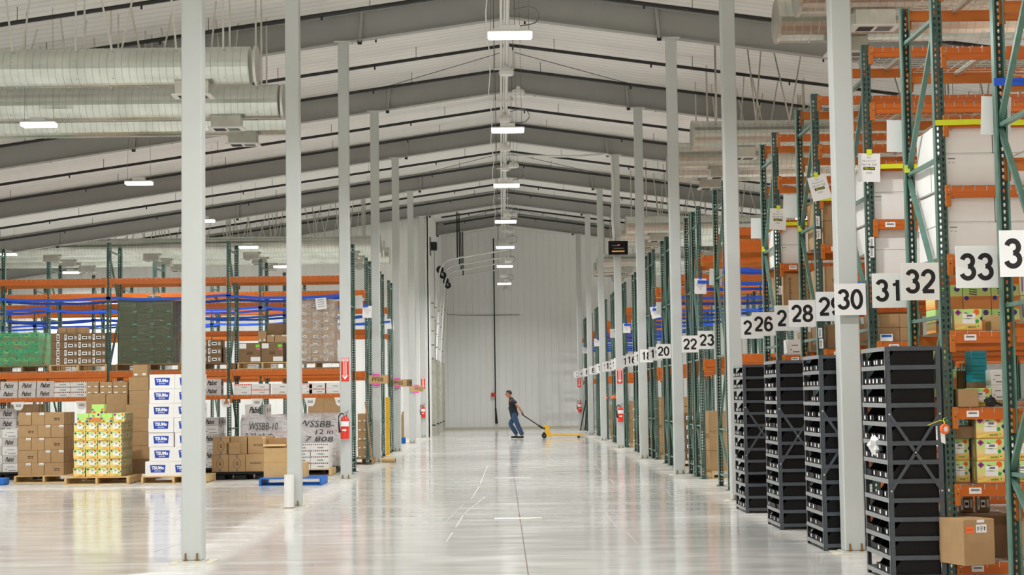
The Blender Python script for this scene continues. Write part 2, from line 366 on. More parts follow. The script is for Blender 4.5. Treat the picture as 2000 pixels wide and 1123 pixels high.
# ---------------------------------------------------------------- columns
WORD = ['nearest', 'second', 'third', 'fourth', 'fifth', 'sixth', 'seventh', 'eighth']
col_me = MB().cbox(-.1, .1, 0, .2, .02, 8.42, 'white_paint', .012).mesh('column')
base_me = MB().box(-.125, .125, -.03, .23, .006, .022, 'white_paint').mesh('base_plate')
bolt_me = MB().tube([(0, 0, .02), (0, 0, .095)], .009, 'brass', 8).tube([(0, 0, .022), (0, 0, .036)], .017, 'brass', 6).mesh('anchor_bolt')
grout_me = MB().box(-.2, .2, -.1, .3, 0, .006, 'grout').mesh('grout_pad')
cap_me = MB().box(-.17, .17, -.02, .22, 8.4, 8.43, 'white_paint').mesh('top_plate')
COLX = {'L': -2.983, 'R': 3.368}
for s, cnt, side in (('L', 7, 'dock-door side'), ('R', 8, 'numbered-aisle side')):
    for k in range(cnt):
        o = thing('column', '%s white steel column from the camera on the %s of the aisle' % (WORD[k], side), 'column', col_me, (COLX[s], Y1+BAY*k, 0), group='aisle columns', kind='thing')
        obj('base_plate', base_me, o); obj('grout_pad', grout_me, o); obj('top_plate', cap_me, o)
        for bx, by in ((-.055, -.018), (.055, -.018), (-.055, .218), (.055, .218)): obj('anchor_bolt', bolt_me, o, (bx, by, 0))
# ---------------------------------------------------------------- rafters
def rafter(y, n):
    o = thing('rafter', 'grey steel roof rafter over the %s pair of aisle columns' % NTH[n], 'rafter', loc=(0, y, 0), group='roof rafters', kind='thing')
    for sx in (-1, 1):
        xe = sx*26.5
        bt = lambda x: 8.87-SL*abs(x-RX); tp = lambda x: 9.40-SL*abs(x-RX)
        m = MB(); m.raw([(RX, -.006, bt(RX)), (xe, -.006, bt(xe)), (xe, -.006, tp(xe)), (RX, -.006, tp(RX)), (RX, .006, bt(RX)), (xe, .006, bt(xe)), (xe, .006, tp(xe)), (RX, .006, tp(RX))],
              [(0, 1, 2, 3), (7, 6, 5, 4), (0, 4, 5, 1), (3, 2, 6, 7)], 'rafter_primer'); obj('web', m, o)
        m = MB()
        for f in (bt, tp):
            a, b = (RX, f(RX)), (xe, f(xe)); m.raw([(x, yy, z+dz) for x, z in (a, b) for yy in (-.1, .1) for dz in (-.008, .008)],
                  [(0, 1, 3, 2), (4, 6, 7, 5), (0, 4, 5, 1), (2, 3, 7, 6), (0, 2, 6, 4), (1, 5, 7, 3)], 'rafter_primer')
        obj('flange', m, o)
        for q in (2.9, 9.0, 15.0):
            x = RX+sx*q; m = MB(); m.bar((x, -.05, bt(x)-.04), (x-sx*.05, -.05, tp(x)), .06, .07, 'rafter_primer', (0, 1, 0)); m.box(x-.04, x+.04, -.08, -.02, bt(x)-.09, bt(x)-.01, 'black_steel'); obj('flange_brace', m, o)
for k in range(2, 8): rafter(Y1+BAY*k+.1, k+1)
# sprinkler pipes
pn = 0
for k in range(1, 7):
    for off in (1.15, 3.72, 6.32):
        y = Y1+.1+BAY*k+off
        if y > YB-.6 or y < 25.5: continue
        pn += 1; xl = min(26, .36*y)
        xl0 = -xl if y < LWY-.3 else WX+.4
        o = thing('sprinkler_pipe', 'black sprinkler branch pipe under the roof, %s from the camera' % (NTH[pn] if pn <= 20 else str(pn)), 'pipe', loc=(0, y, 0), group='sprinkler branch pipes')
        m = MB(); pz = lambda x: zc(x)-.27
        m.tube([(xl0, 0, pz(xl0)), (RX, 0, pz(RX)), (xl, 0, pz(xl))], .038, 'black_steel', 6); obj('pipe', m, o)
        x = -xl+((pn*.7) % 2)
        while x < xl:
            if x > xl0+.2:
                obj('sprinkler_head', MB().tube([(x, 0, pz(x)-.02), (x, 0, pz(x)-.1)], .018, 'black_steel', 6), o)
                obj('hanger_rod', MB().tube([(x+.9, 0, pz(x+.9)), (x+.9, 0, zc(x+.9)-.005)], .008, 'grey_steel', 5), o)
            x += 3.0
# roof cross-brace rods
for k, y in enumerate((31.0, 46.25, 61.5)):
    for sx, sd in ((-1, 'dock-door'), (1, 'numbered-aisle')):
        for a, b, wd in ((.25, 4.4, 'rising'), (4.4, .25, 'falling')):
            m = MB(); xw = 2.7 if sx < 0 and k == 2 else 3.4; m.tube([(RX+sx*.15, y+a+.6, zc(RX+.15)-.12), (RX+sx*xw, y+(0 if a < 1 else 7.2), zc(RX+xw)-.12)], .011, 'grey_steel', 5)
            thing('brace_rod', '%s roof brace rod on the %s side, %s braced bay from the camera' % (wd, sd, NTH[k+1]), 'rod', m, group='roof brace rods')
# ---------------------------------------------------------------- lights
lens_me = MB().cbox(-.29, .29, -.12, .12, -.055, -.002, 'lens', .015).mesh('lens')
hous_me = MB().cbox(-.3, .3, -.13, .13, 0, .025, 'zinc_white', .01).box(-.13, .13, -.08, .08, .035, .1, 'zinc_white').mesh('housing')
SHOWN = {(-7.85, k) for k in range(5, 12)} | {(-15.8, k) for k in range(8, 12)} | {(.17, k) for k in range(4, 11)} | {(8.4, k) for k in range(5, 11)}
ROWN = {-15.8: 'far row beyond the pallet racks', -7.85: 'row over the pallet racks', .17: 'row under the ridge', 8.4: 'row over the numbered racks'}
for rx in LIGHT_ROWS:
    for k, y in enumerate(LIGHT_Y):
        yy = y-(1.2 if rx == -7.85 else 0)+(.2 if abs(rx) > 10 else 0)
        if k == 10: yy += 1.6
        if rx < WX and yy > LWY-.5 or yy < YF+2: continue
        lo = bpy.data.objects.new('lamp', lamp_d); C.objects.link(lo)
        if (rx, k) in SHOWN:
            o = thing('high_bay_light', 'lit linear high bay light, %s in the %s' % (NTH[k-3], ROWN[rx]), 'light', loc=(rx, yy, LZ), group='high bay lights')
            obj('housing', hous_me, o); obj('lens', lens_me, o)
            for q in (-.25, .25): obj('hanging_wire', MB().tube([(q, 0, .03), (q*.9, 0, zc(rx+q)-LZ-.005)], .0035, 'grey_steel', 5), o)
            if rx in (.17, 8.4): obj('cable_loop', MB().tube([(.1, 0, .1)]+[(.25+.14*math.sin(a), 0, .24-.12*math.cos(a)) for a in (0, .6, 1.2, 1.8, 2.4, 3.0, 3.6)]+[(.05, 0, .32)], .009, 'grey_steel', 6), o)
            lo.parent = o; lo.location = (0, 0, -.06)
        else: lo.location = (rx, yy, LZ-.09)
# ---------------------------------------------------------------- ducts
DR, DZ = .3, 6.78
def duct_mesh(x0, x1):
    m = MB(); a, b = min(x0, x1), max(x0, x1); pts, rs = [], []; x = a
    while x < b:
        for dx, rr in ((0, DR), (.096, DR), (.099, DR+.006), (.106, DR+.006), (.109, DR)):
            if x+dx <= b: pts.append((x+dx, 0, 0)); rs.append(rr)
        x += .115
    m.tube(pts, rs, 'duct_metal', 28); return m
def diffuser(x, o):
    m = MB(); m.box(x-.26, x+.26, -.15, .15, -.46, -.2, 'galvanized'); d = obj('diffuser_box', m, o)
    m = MB(); m.box(x-.31, x+.31, -.19, .19, -.485, -.46, 'zinc_white')
    for q in range(6): m.box(x-.22, x-.02, -.13+q*.045, -.11+q*.045, -.49, -.484, 'black_steel'); m.box(x+.03, x+.23, -.13+q*.045, -.11+q*.045, -.49, -.484, 'grey_steel')
    obj('grille', m, d)
dn_ = {'L': 0, 'R': 0}
for side, xe, xf, ys in (('L', -3.78, -26.5, (25.1, 28.2, 30.0)), ('L', -4.1, -26.5, (55.0, 56.95, 59.6)),
                         ('R', 3.95, 26.5, (20.9, 22.5)), ('R', 3.95, 26.5, (32.6, 35.5, 37.4)), ('R', 3.95, 26.5, (50.2, 52.4, 54.2)), ('R', 3.95, 26.5, (63.4, 65.6, 67.8))):
    sg = -1 if side == 'L' else 1
    for y in ys:
        dn_[side] += 1
        o = thing('spiral_duct', '%s round galvanized spiral air duct from the camera hung over the %s racks' % (NTH[dn_[side]], 'pallet' if side == 'L' else 'numbered'), 'duct', loc=(0, y, DZ), group='spiral ducts', kind='thing')
        xl = sg*min(26.5, .4*y+2)
        obj('duct_tube', duct_mesh(xe, xl), o, smooth=False)
        m = MB(); m.tube([(xe-sg*.012, 0, 0), (xe+sg*.03, 0, 0)], DR+.012, 'galvanized', 24); obj('end_cap', m, o)
        for q in range(1 if y < 32 and side == 'L' else 4):
            x = xe+sg*(1.0+q*3.4)
            if abs(x) < abs(xl): diffuser(x, o)
        for q in range(15):
            x = xe+sg*(.55+q*.8+random.uniform(-.2, .2))
            if abs(x) < abs(xl):
                top = zc(x)-DZ-.01; m = MB()
                for e in (-1, 1): m.bar((x+e*.02, e*DR*.62, DR*.78), (x+e*(.02+.16*(q % 3)), e*DR*.62, top), .03, .006, 'galvanized', (0, 1, 0))
                m.tube([(x, -DR-.004, .05), (x, -DR*.7, -DR*.72), (x, 0, -DR-.01), (x, DR*.7, -DR*.72), (x, DR+.004, .05)], .006, 'galvanized', 4)
                obj('hanger_strap', m, o)
# ---------------------------------------------------------------- ridge conduits, domes
for k, (x, z, rr) in enumerate(((.08, 8.62, .03), (.14, 8.6, .018), (.2, 8.62, .04), (-.18, 8.6, .012))):
    m = MB(); pts = []; y = 18.0; i = 0
    while y < YB-.1: pts.append((x+(.035*math.sin(i*1.7) if k == 3 else 0), y, z+(.03*math.sin(i*1.1) if k == 3 else 0))); y += 1.9; i += 1
    o = thing('ridge_conduit', ['silver conduit under the ridge, left one of the straight run', 'thin silver conduit in the middle of the ridge run', 'thick silver conduit under the ridge, right one of the run', 'thin wavy cable running beside the ridge conduits'][k], 'conduit', m.tube(pts, rr, 'zinc_white', 8), smooth=True, group='ridge conduits')
    if k == 2:
        for q in range(14):
            y = Y1+.1+BAY*2+q*3.81-.4
            if y < YB-.5:
                mm = MB(); mm.box(-.08, .36, y-.02, y+.02, 8.545, 8.575, 'zinc_white')
                for xx in (-.06, .34): mm.tube([(xx, y, 8.56), (xx, y, zc(xx)-.01)], .007, 'grey_steel', 5)
                obj('trapeze_hanger', mm, o)
dome_me = MB().lathe([(.04, .13), (.05, .08), (.13, .05), (.165, -.03), (.15, -.1), (.02, -.115)], 'white_card', 8).mesh('dome', False)
for n, (px, py, H) in enumerate(((989, 138, 8.46), (1012, 180, 8.46), (986, 230, 8.46), (987, 288, 8.46), (1003, 321, 8.46), (987, 327, 8.46), (990, 417, 8.46), (1003, 419, 8.46), (985, 449, 8.46), (998, 450, 8.46), (993, 508, 6.5), (984, 537, 6.5), (991, 545, 6.5), (989, 571, 6.5))):
    d = RM.transposed() @ Vector(((px-1000)/FPX, (py-561.5)/FPX, 1.0)); t = (H-CAMH)/d.z; x, y = d.x*t, min(d.y*t, YB-.6)
    o = thing('dome_fixture', 'small white dome fixture hanging under the ridge, %s from the camera' % NTH[n+1], 'fixture', loc=(x, y, H), group='ridge dome fixtures')
    obj('dome', dome_me, o)
    obj('stem', MB().tube([(0, 0, .06), (0, 0, (8.56 if H > 8 else zc(x))-H)], .012, 'zinc_white', 6), o)
# pendant cable on the back wall
o = thing('drop_pipe', 'black vertical pipe down the ribbed back wall beside the ridge', 'pipe', loc=(-.3, YB-.12, 0))
obj('pipe', MB().tube([(0, 0, .25), (0, 0, 8.9)], .028, 'black_steel', 8), o); obj('pipe_base', MB().tube([(.06, 0, .24), (0, 0, .95)], .042, 'black_steel', 8), o)
m = MB(); m.box(-.2, .0, -.16, -.03, 1.5, 1.68, 'red'); thing('alarm_box', 'red alarm bell box beside the black pipe on the back wall', 'alarm', m, (-.3, YB-.12, 0))
m = MB(); m.tube([(WX+.03, YB-2.5, 5.7), (WX+.3, YB-.3, 5.35), (WX+1.2, YB-.06, 5.3), (.9, YB-.06, 5.3)], .015, 'grey_steel', 6)
thing('wall_cable', 'thin grey cable looping across the back wall from the dock corner', 'cable', m)
o = thing('door_opener', 'dark motor operator high on the wall above the nearer dock door', 'motor', loc=(WX, 62.9, 7.35))
m = MB(); m.cbox(.02, .3, -.2, .2, -.1, .22, 'black_steel', .02); obj('motor_body', m, o); obj('mount_plate', MB().box(.0, .06, -.3, .3, -.3, .4, 'grey_steel'), o); obj('hand_chain', MB().tube([(.2, -.15, -.1), (.2, -.15, -4.5)], .012, 'grey_steel', 5), o)
# screen on its column, fed by a conduit from the ridge
yc = Y1+BAY*4; cx = COLX['R']
o = thing('wall_screen', 'black wall screen with a lit orange bar high on the aisle column', 'screen', loc=(cx+.03, yc-.1, 5.72))
obj('screen_body', MB().cbox(-.3, .26, -.06, .02, -.2, .19, 'black_plastic', .008), o)
obj('side_trim', MB().box(-.315, -.3, -.062, .02, -.2, .19, 'zinc_white'), o)
m = MB(); m.rect((-.02, -.064, -.105), X_, Z_, .36, .035, 'screen_orange'); m.rect((-.1, -.064, .06), X_, Z_, .2, .02, 'screen_grey'); m.rect((.0, -.064, .075), X_, Z_, .06, .03, 'screen_red'); m.rect((0, -.064, -.02), X_, Z_, .3, .02, 'screen_grey'); obj('display', m, o)
obj('mount_arm', MB().box(-.08, .08, .02, .1, -.1, .1, 'grey_steel').box(-.06, .06, .0, .1, .19, .3, 'zinc_white'), o)
m = MB(); px = cx-.14
m.tube([(.25, yc-.12, 8.42), (1.0, yc-.12, 8.4), (1.6, yc-.12, 8.38), (2.3, yc-.12, 8.37), (px-.12, yc-.12, 8.42), (px, yc-.12, 8.36), (px+.03, yc-.12, 7.6), (px+.0, yc-.12, 6.6), (px+.04, yc-.12, 5.9)], .035, 'zinc_white', 8)
thing('screen_conduit', 'white conduit from the ridge down the column to the wall screen', 'conduit', m, smooth=True)
# ---------------------------------------------------------------- pallet racks
PW = .082
def post_mesh(H, mat='rack_green_lit', mat2='rack_green_shaded'):
    m = MB(); pit = .0508; hw = PW/2; n = int((H-.1)/pit)
    cols = (-.019, .019); xs = [-hw, -.019-.012, -.019+.012, .019-.012, .019+.012, hw]
    for a, b in ((xs[0], xs[1]), (xs[2], xs[3]), (xs[4], xs[5])): m.face([(a, 0, 0), (b, 0, 0), (b, 0, H), (a, 0, H)], mat2)
    for xc in cols:
        l, rr = xc-.012, xc+.012
        m.face([(l, 0, 0), (rr, 0, 0), (rr, 0, .06), (l, 0, .06)], mat2)
        for k in range(n):
            z0, z1 = .06+k*pit, .06+(k+1)*pit; zm = (z0+z1)/2
            hole = [(xc-.005, zm-.014), (xc, zm-.016), (xc+.005, zm-.014), (xc+.0085, zm+.004), (xc+.006, zm+.011), (xc, zm+.014), (xc-.006, zm+.011), (xc-.0085, zm+.004)]
            rec = [(l, z0), (xc, z0), (rr, z0), (rr, zm), (rr, z1), (xc, z1), (l, z1), (l, zm)]
            vv = [(a, 0, b) for a, b in hole]+[(a, 0, b) for a, b in rec]
            m.raw(vv, [(i, 8+i, 8+(i+1) % 8, (i+1) % 8) for i in range(8)], mat2)
        ze = .06+n*pit
        m.face([(l, 0, ze), (rr, 0, ze), (rr, 0, H), (l, 0, H)], mat2)
    for sx in (-1, 1):
        x = sx*hw
        m.box(min(x, x-sx*.0025), max(x, x-sx*.0025), 0, .07, 0, H, mat); m.box(min(x, x-sx*.014), max(x, x-sx*.014), .0685, .071, 0, H, mat)
    return m.mesh('post')
POST = {4.95: post_mesh(4.95), 4.8: post_mesh(4.8)}
foot_me = MB().box(-.075, .075, -.03, .1, 0, .008, 'rack_green_shaded').tube([(.055, -.01, .008), (.055, -.01, .03)], .009, 'galvanized', 6).mesh('base_plate')
_bm = {}
def beam_mesh(L, h):
    if (L, h) not in _bm:
        m = MB(); m.box(0, L, 0, .045, -h, 0, 'orange'); m.box(0, L, -.004, 0, -h*.52, -.012, 'orange'); m.box(0, L, .045, .065, -h, -.03, 'orange_dark')
        _bm[L, h] = m.mesh('beam')
    return _bm[L, h]
def conn_mesh(h):
    k = ('c', h)
    if k not in _bm:
        m = MB(); m.cbox(-.022, .022, -.014, .03, -h-.075, .012, 'orange_dark', .003); m.disc((0, -.0145, -h*.75), X_, Z_, .006, 'ink', 8); m.disc((0.004, -.0145, -.03), X_, Z_, .005, 'galvanized', 8); _bm[k] = m.mesh('connector')
    return _bm[k]
def deck_mesh(L, D):
    k = ('d', round(L, 3), round(D, 3))
    if k not in _bm:
        m = MB(); n = int(L/.1)
        for i in range(n+1):
            x = .03+i*(L-.06)/n
            m.bar((x, -.052, .004), (x, D+.052, .004), .005, .005, 'galvanized'); m.bar((x, -.052, .006), (x, -.052, -.04), .005, .005, 'galvanized')
        for i in range(10): y = i*D/9; m.bar((.02, y, .0), (L-.02, y, .0), .005, .005, 'galvanized')
        for i in range(3):
            x = L*(i+.5)/3; m.box(x-.022, x+.022, -.01, D+.01, -.036, -.003, 'galvanized')
        _bm[k] = m.mesh('wire_deck')
    return _bm[k]
tick_me = MB().rect((0, 0, 0), X_, Z_, .1, .05, 'paper').rect((0, -.0006, .005), X_, Z_, .07, .014, 'ink_grey').mesh('beam_label')
for q in range(9): pass
ul = MB(); ul.rect((0, 0, 0), X_, Z_, .045, .11, 'paper')
for q in range(9): ul.rect((-.004, -.0006, -.04+q*.0095), X_, Z_, .022, .003+.003*(q % 2), 'ink')
uplabel_me = ul.mesh('location_label')
BR = [.2, .95, 2.15, 3.45, 4.62]
def frame(root, x, yf, yb, H, feet=True):
    for y, rz in ((yf, 0.0), (yb, PI)):
        p = obj('post', POST[H], root, (x, y, 0), rz)
        if feet: obj('base_plate', foot_me, p)
    a, b = yf+.04, yb-.04
    for i, z in enumerate(BR):
        obj('brace', _brace('h', a, b, 0), root, (x, 0, z))
        if i < len(BR)-1:
            obj('brace', _brace('d', a, b, (BR[i+1]-z-.06)*(-1 if i % 2 else 1)), root, (x, 0, BR[i+1]-.03 if i % 2 else z+.03))
def _brace(k, a, b, dz):
    key = (k, round(a, 3), round(b, 3), round(dz, 3))
    if key not in _bm:
        m = MB(); m.bar((0, a, 0), (0, b, dz), .03, .04, 'rack_green_lit', (1, 0, 0)); _bm[key] = m.mesh('brace')
    return _bm[key]
def rack(label, xs, rows, H, levels, bh, deck=True, labels=False, group='pallet racks', skip_decks=()):
    """one rack run: posts at xs, rows of (front y, back y), beams at the given levels"""
    root = thing('pallet_rack', label, 'rack', group=group)
    for ri, (yf, yb) in enumerate(rows):
        for x in xs: frame(root, x, yf, yb, H)
        for i in range(len(xs)-1):
            L = round(xs[i+1]-xs[i]-PW, 4)
            for li, lv in enumerate(levels):
                h = bh if not isinstance(bh, dict) else bh[lv]
                for y, rz, x0 in ((yf-.002, 0.0, xs[i]+PW/2), (yb+.002, PI, xs[i+1]-PW/2)):
                    b = obj('beam', beam_mesh(L, h), root, (x0, y, lv), rz)
                    for q in (.005, L-.005): obj('connector', conn_mesh(h), b, (q, -.004, 0))
                    if labels and rz == 0 and i == 0 and lv < 3.4: obj('beam_label', tick_me, b, (.62 if li == 5 and yf < 14 else .15, -.0055, -h*.5))
                if deck and lv not in skip_decks: obj('wire_deck', deck_mesh(L, yb-yf-.09), root, (xs[i]+PW/2, yf+.045, lv+.004))
    return root
def tape(color, x0, x1, y, z, label, h=.05, sag=.02, rise=0.0):
    m = MB(); n = 8; top, bot = [], []
    for i in range(n+1):
        u = i/n; x = x0+(x1-x0)*u; zz = z+rise*u-sag*4*u*(1-u)+.006*math.sin(i*2.1)
        top.append((x, zz+h/2)); bot.append((x, zz-h/2))
    m.prism(bot+top[::-1], -.0015, .0015, color)
    return thing('tape_strip', label, 'tape', m, (0, y, 0), group='height limit tape strips')
# ---- left of the aisle: big pallet racks, four runs
LRX = [-3.12-2.46*k for k in range(0, 6)]
LROWS = [(33.08, 34.12), (37.45, 38.5), (41.6, 42.65), (44.9, 45.95)]
LLV = [[1.635, 2.155, 4.06], [2.155, 4.04], [2.155, 3.3, 4.04], [2.155, 3.3, 4.04]]
for k, rw in enumerate(LROWS):
    xs = sorted(LRX[:(5 if k == 0 else 6)])
    rack('%s orange and green pallet rack run from the camera opposite the numbered aisles' % NTH[k+1], xs, [rw], 4.8, LLV[k], {1.635: .085, 2.155: .125, 4.06: .115, 4.04: .115, 3.3: .1}, group='pallet racks beyond the floor stacks')
    for f, y in (('front', rw[0]-.03), ('back', rw[1]+.03)):
        for i in range(len(xs)-1):
            tape('blue_tape', xs[i]-.045, xs[i+1]+.045, y, 3.66+random.uniform(-.03, .03), 'blue tape on the %s of pallet rack run %s, bay %s from the aisle' % (f, NTH[k+1], NTH[len(xs)-1-i]), .055, .05, random.uniform(-.03, .06))
# ---- right of the aisle: numbered runs, hand-pick racks close by, pallet racks farther off
RXA = 3.625
NEAR = [(10.5, 11.55, 34, 33), (13.1, 14.18, 32, 31), (15.66, 16.74, 30, 29), (18.25, 19.3, 28, 27), (20.95, 22.0, 26, 25)]
NLV = [.156, .78, 1.40, 2.02, 2.645, 3.213, 3.79, 4.36, 4.92]
for yf, yb, a, b in NEAR:
    rack('green and orange shelf rack between number signs %d and %d' % (b, a), [RXA, RXA+2.5, RXA+5.0] if a < 34 else [RXA, RXA+2.5], [(yf, yb)], 4.95, NLV, .09, labels=True, group='hand-pick racks')
FAR = [(25.8, 26.98, 24, 23), (29.2, 31.25, 22, 21), (33.95, 35.95, 20, 19), (37.95, 39.9, 18, 17), (42.3, 44.0, 16, 15), (46.8, 48.4, 14, 13), (51.0, 52.7, 12, 11), (55.4, 57.1, 10, 9), (60.0, 61.6, 8, 7), (64.3, 66.0, 6, 5), (68.4, 70.1, 4, 3), (72.6, 74.3, 2, 1)]
for yf, yb, a, b in FAR:
    dd = .93 if a < 23 else yb-yf
    if a < 18: dd = (yb-yf)/2-.04
    rows = [(yf, yf+dd)] if a == 24 else [(yf, yf+dd), (yb-dd, yb)]
    xs = [RXA+2.5*k for k in range(4 if a > 20 else 3 if a > 14 else 2)]
    rack('green and orange pallet rack between number signs %d and %d' % (b, a) if a not in (24, 22) else 'green and orange pallet rack at number sign %d' % (23 if a == 24 else 22), xs, rows, 4.95 if a > 16 else 4.8, [2.155, 4.05] if a != 24 else [2.16, 4.0, 4.2], {2.155: .125, 4.05: .125, 2.16: .125, 4.0: .2, 4.2: .125}, deck=a > 20, group='numbered pallet racks')
    for f, y in (('front', yf-.03), ('back', yb+.03)):
        for i in range(len(xs)-1):
            tape('blue_tape', xs[i]-.045, xs[i+1]+.045, y, 3.55+random.uniform(-.04, .03), 'blue tape on the %s of the rack behind sign %d, bay %s from the aisle' % (f, a, NTH[i+1]), .06, .03, random.uniform(-.05, .05))
for yf, yb, a, b in NEAR[1:]:
    tape('yellow_tape', RXA-.045, RXA+2.54, yf-.03, 3.735, 'yellow tape along the front of the shelf rack at sign %d' % a, .045, .0, .0)
    m = MB(); m.box(-.045, .0, -.004, .004, -.035, .035, 'yellow_tape'); thing('tape_patch', 'piece of yellow tape on the rear rack post above sign %d' % b, 'tape', m, (RXA, yb-.076, 3.5), group='yellow tape patches')
tape('blue_tape', RXA-.05, RXA+2.54, 11.472, 3.76, 'blue tape along the rear of the nearest shelf rack at sign 33', .055, .0, .0)
# ---- number signs, in a plain bold grotesque
def arc(cx, cy, rx, ry, a0, a1, n=14): return [(cx+rx*math.cos(math.radians(a0+(a1-a0)*i/n)), cy+ry*math.sin(math.radians(a0+(a1-a0)*i/n))) for i in range(n+1)]
DIG = {'0': [arc(.5, .5, .42, .45, 0, 360, 28)], '1': [[(.6, 0), (.6, 1)], [(.6, .9), (.48, .8), (.2, .76)]],
       '2': [arc(.5, .69, .41, .26, 172, -30)+[(.62, .38), (.3, .2), (.12, .05)], [(.05, .06), (.95, .06)]],
       '3': [arc(.48, .73, .37, .22, 165, -85), arc(.48, .29, .42, .24, 85, -165)],
       '4': [[(.72, 0), (.72, .97)], [(.72, .97), (.07, .3)], [(.02, .27), (1, .27)]],
       '5': [[(.88, .94), (.24, .94), (.13, .5)]+arc(.48, .33, .41, .28, 140, -162)],
       '6': [arc(.5, .31, .4, .26, 0, 360, 24), [(.1, .3), (.1, .5), (.16, .72), (.3, .88), (.5, .95), (.7, .92), (.86, .76)]],
       '7': [[(.05, .94), (.93, .94), (.62, .55), (.46, .25), (.4, 0)]],
       '8': [arc(.5, .735, .36, .21, 0, 360, 24), arc(.5, .275, .42, .23, 0, 360, 24)],
       '9': [arc(.5, .69, .4, .26, 0, 360, 24), [(.9, .7), (.9, .5), (.84, .28), (.7, .12), (.5, .05), (.3, .08), (.14, .24)]]}
def digits(m, t, wd, ht, y, th=.034):
    gap = .022; n = len(t); dw = (wd-gap*(n-1))/n; x0 = -wd/2 if n > 1 else -dw/2
    for i, ch in enumerate(t):
        for k, path in enumerate(DIG[ch]):
            pts = [Vector((x0+i*(dw+gap)+a*dw, b*ht-ht/2)) for a, b in path]; hw = th/2 if not (ch == '1' and k) else th*.38; L, R_ = [], []
            closed = (pts[0]-pts[-1]).length < 1e-5
            for q in range(len(pts)):
                a = pts[q-1] if q else (pts[-2] if closed else pts[0]); b = pts[q+1] if q < len(pts)-1 else (pts[1] if closed else pts[-1])
                d = (b-a).normalized(); nn = Vector((-d.y, d.x))*hw
                if 0 < q < len(pts)-1:
                    d1 = (pts[q]-a).normalized(); c = max(.6, Vector((-d1.y, d1.x)).dot(nn)/hw); nn = nn/c
                L.append(pts[q]+nn); R_.append(pts[q]-nn)
            for q in range(len(pts)-1): m.face([(v.x, y-.0001*k, v.y) for v in (R_[q], R_[q+1], L[q+1], L[q])], 'ink')
def sign(n, y, right=3.562, dz=0):
    m = MB(); m.cbox(-.1525, .1525, -.002, .002, -.1525, .1525, 'paper', .0006)
    o = thing('number_sign', 'white square aisle sign numbered %d on the rack end' % n, 'sign', m, (right-.1525, y, 2.435+dz), group='aisle number signs')
    t = str(n); wd = .232 if len(t) == 2 else .105
    q = MB(); digits(q, t, wd, .185, -.0028); obj('numeral', q, o)
for rows in (NEAR, FAR):
    for yf, yb, a, b in rows:
        if a == 24: sign(23, yb+.03, 3.6); continue
        if a == 22: sign(22, yf-.03, 3.57); continue
        if a == 30: sign(30, Y1-.045, 3.525)
        else: sign(a, yf-.03, 3.565 if a != 32 else 3.57)
        sign(b, yb+.03, 3.59)
# ---- paper notices
def notice(px, py, Y, ang=0, text=True, tapecol='yellow_tape', lab='', s=1.0):
    x, z = P(px, py, Y)
    m = MB(); m.box(-.108*s, .108*s, -.0008, .0008, -.14*s, .14*s, 'paper')
    o = thing('paper_notice', lab, 'notice', m, (x, Y, z), group='paper notices on the racks'); o.rotation_euler = (0, ang, 0)
    q = MB()
    if text:
        for t, zz, wd, hh, mt in (('NO', .1, .04, .02, 'ink_grey'), ('PRODUCT', .065, .13, .02, 'ink_grey'), ('ABOVE THE', .03, .15, .02, 'ink_grey'), ('LINE!', -.05, .055, .02, 'ink_grey')):
            q.text(t, (0, -.0014, zz*s), X_, Z_, wd*s, hh*s, mt, 0, 0, 1)
        if text == 1: q.rect((0, -.0013, -.008*s), X_, Z_, .115*s, .03*s, 'ink'); q.text('YELLOW', (0, -.0018, -.008*s), X_, Z_, .1*s, .02*s, 'yellow_tape', .01, 0, 1)
        else: q.text('BLUE', (0, -.0014, -.008*s), X_, Z_, .07*s, .02*s, 'logo_blue', .01, 0, 1)
        obj('printing', q, o)
    if tapecol: obj('tape_tab', MB().box(-.025*s, .025*s, -.003, -.001, .125*s, .18*s, tapecol), o)
notice(1697.5, 327.5, 15.622, .03, 1, 'yellow_tape', 'yellow-line notice hanging straight on the rack post at sign 30')
notice(1600.5, 367, 18.212, -.24, 1, 'yellow_tape', 'tilted yellow-line notice on the rack post at sign 28')
notice(1519.5, 428, 20.912, .06, 1, 'yellow_tape', 'yellow-line notice on the rack post at sign 26')
notice(1756, 266, 14.185, .03, 0, None, 'blank paper sheet on the rear rack post above sign 31', 1.02)
notice(1945, 226, 11.555, .05, 0, None, 'blank paper sheet behind the rear rack post above sign 33', 1.0)
notice(1547, 403, 19.305, .05, 0, None, 'blank paper sheet on the rear rack post above sign 27')
notice(1482, 446, 22.005, .02, 0, None, 'blank paper sheet on the rear rack post above sign 25')
notice(1398, 541, 26.985, .04, 0, None, 'blank paper sheet on the rear rack post above sign 23')
notice(1368, 559, 29.182, .02, 2, 'blue_tape', 'blue-taped notice on the rack post above sign 22')
notice(1280, 610, 37.932, -.2, 2, 'blue_tape', 'tilted blue-taped notice on the rack post above sign 18')
notice(1291, 602, 35.955, 0, 0, None, 'blank paper sheet on the rear rack post above sign 19')
notice(1241, 634, 44.005, 0, 0, None, 'blank paper sheet on the rear rack post above sign 15')
notice(1224, 641, 46.782, 0, 2, 'blue_tape', 'blue-taped notice on the rack post above sign 14')
notice(1198, 651, 50.982, 0, 0, None, 'blank paper sheet on the front rack post above sign 12')
notice(1166, 669, 59.982, 0, 2, 'blue_tape', 'blue-taped notice on the rack post above sign 8')
notice(1142, 684, 68.382, 0, 2, 'blue_tape', 'blue-taped notice on the rack post above sign 4')
notice(698.5, 590, 34.125, -.05, 0, None, 'paper sheet on the rear end post of the first pallet rack run')
notice(717, 609, 37.432, .02, 2, 'blue_tape', 'blue-line notice on the end post of the second pallet rack run')
notice(757, 633, 44.882, -.1, 0, None, 'small leaning paper on the front end post of the fourth pallet rack run')
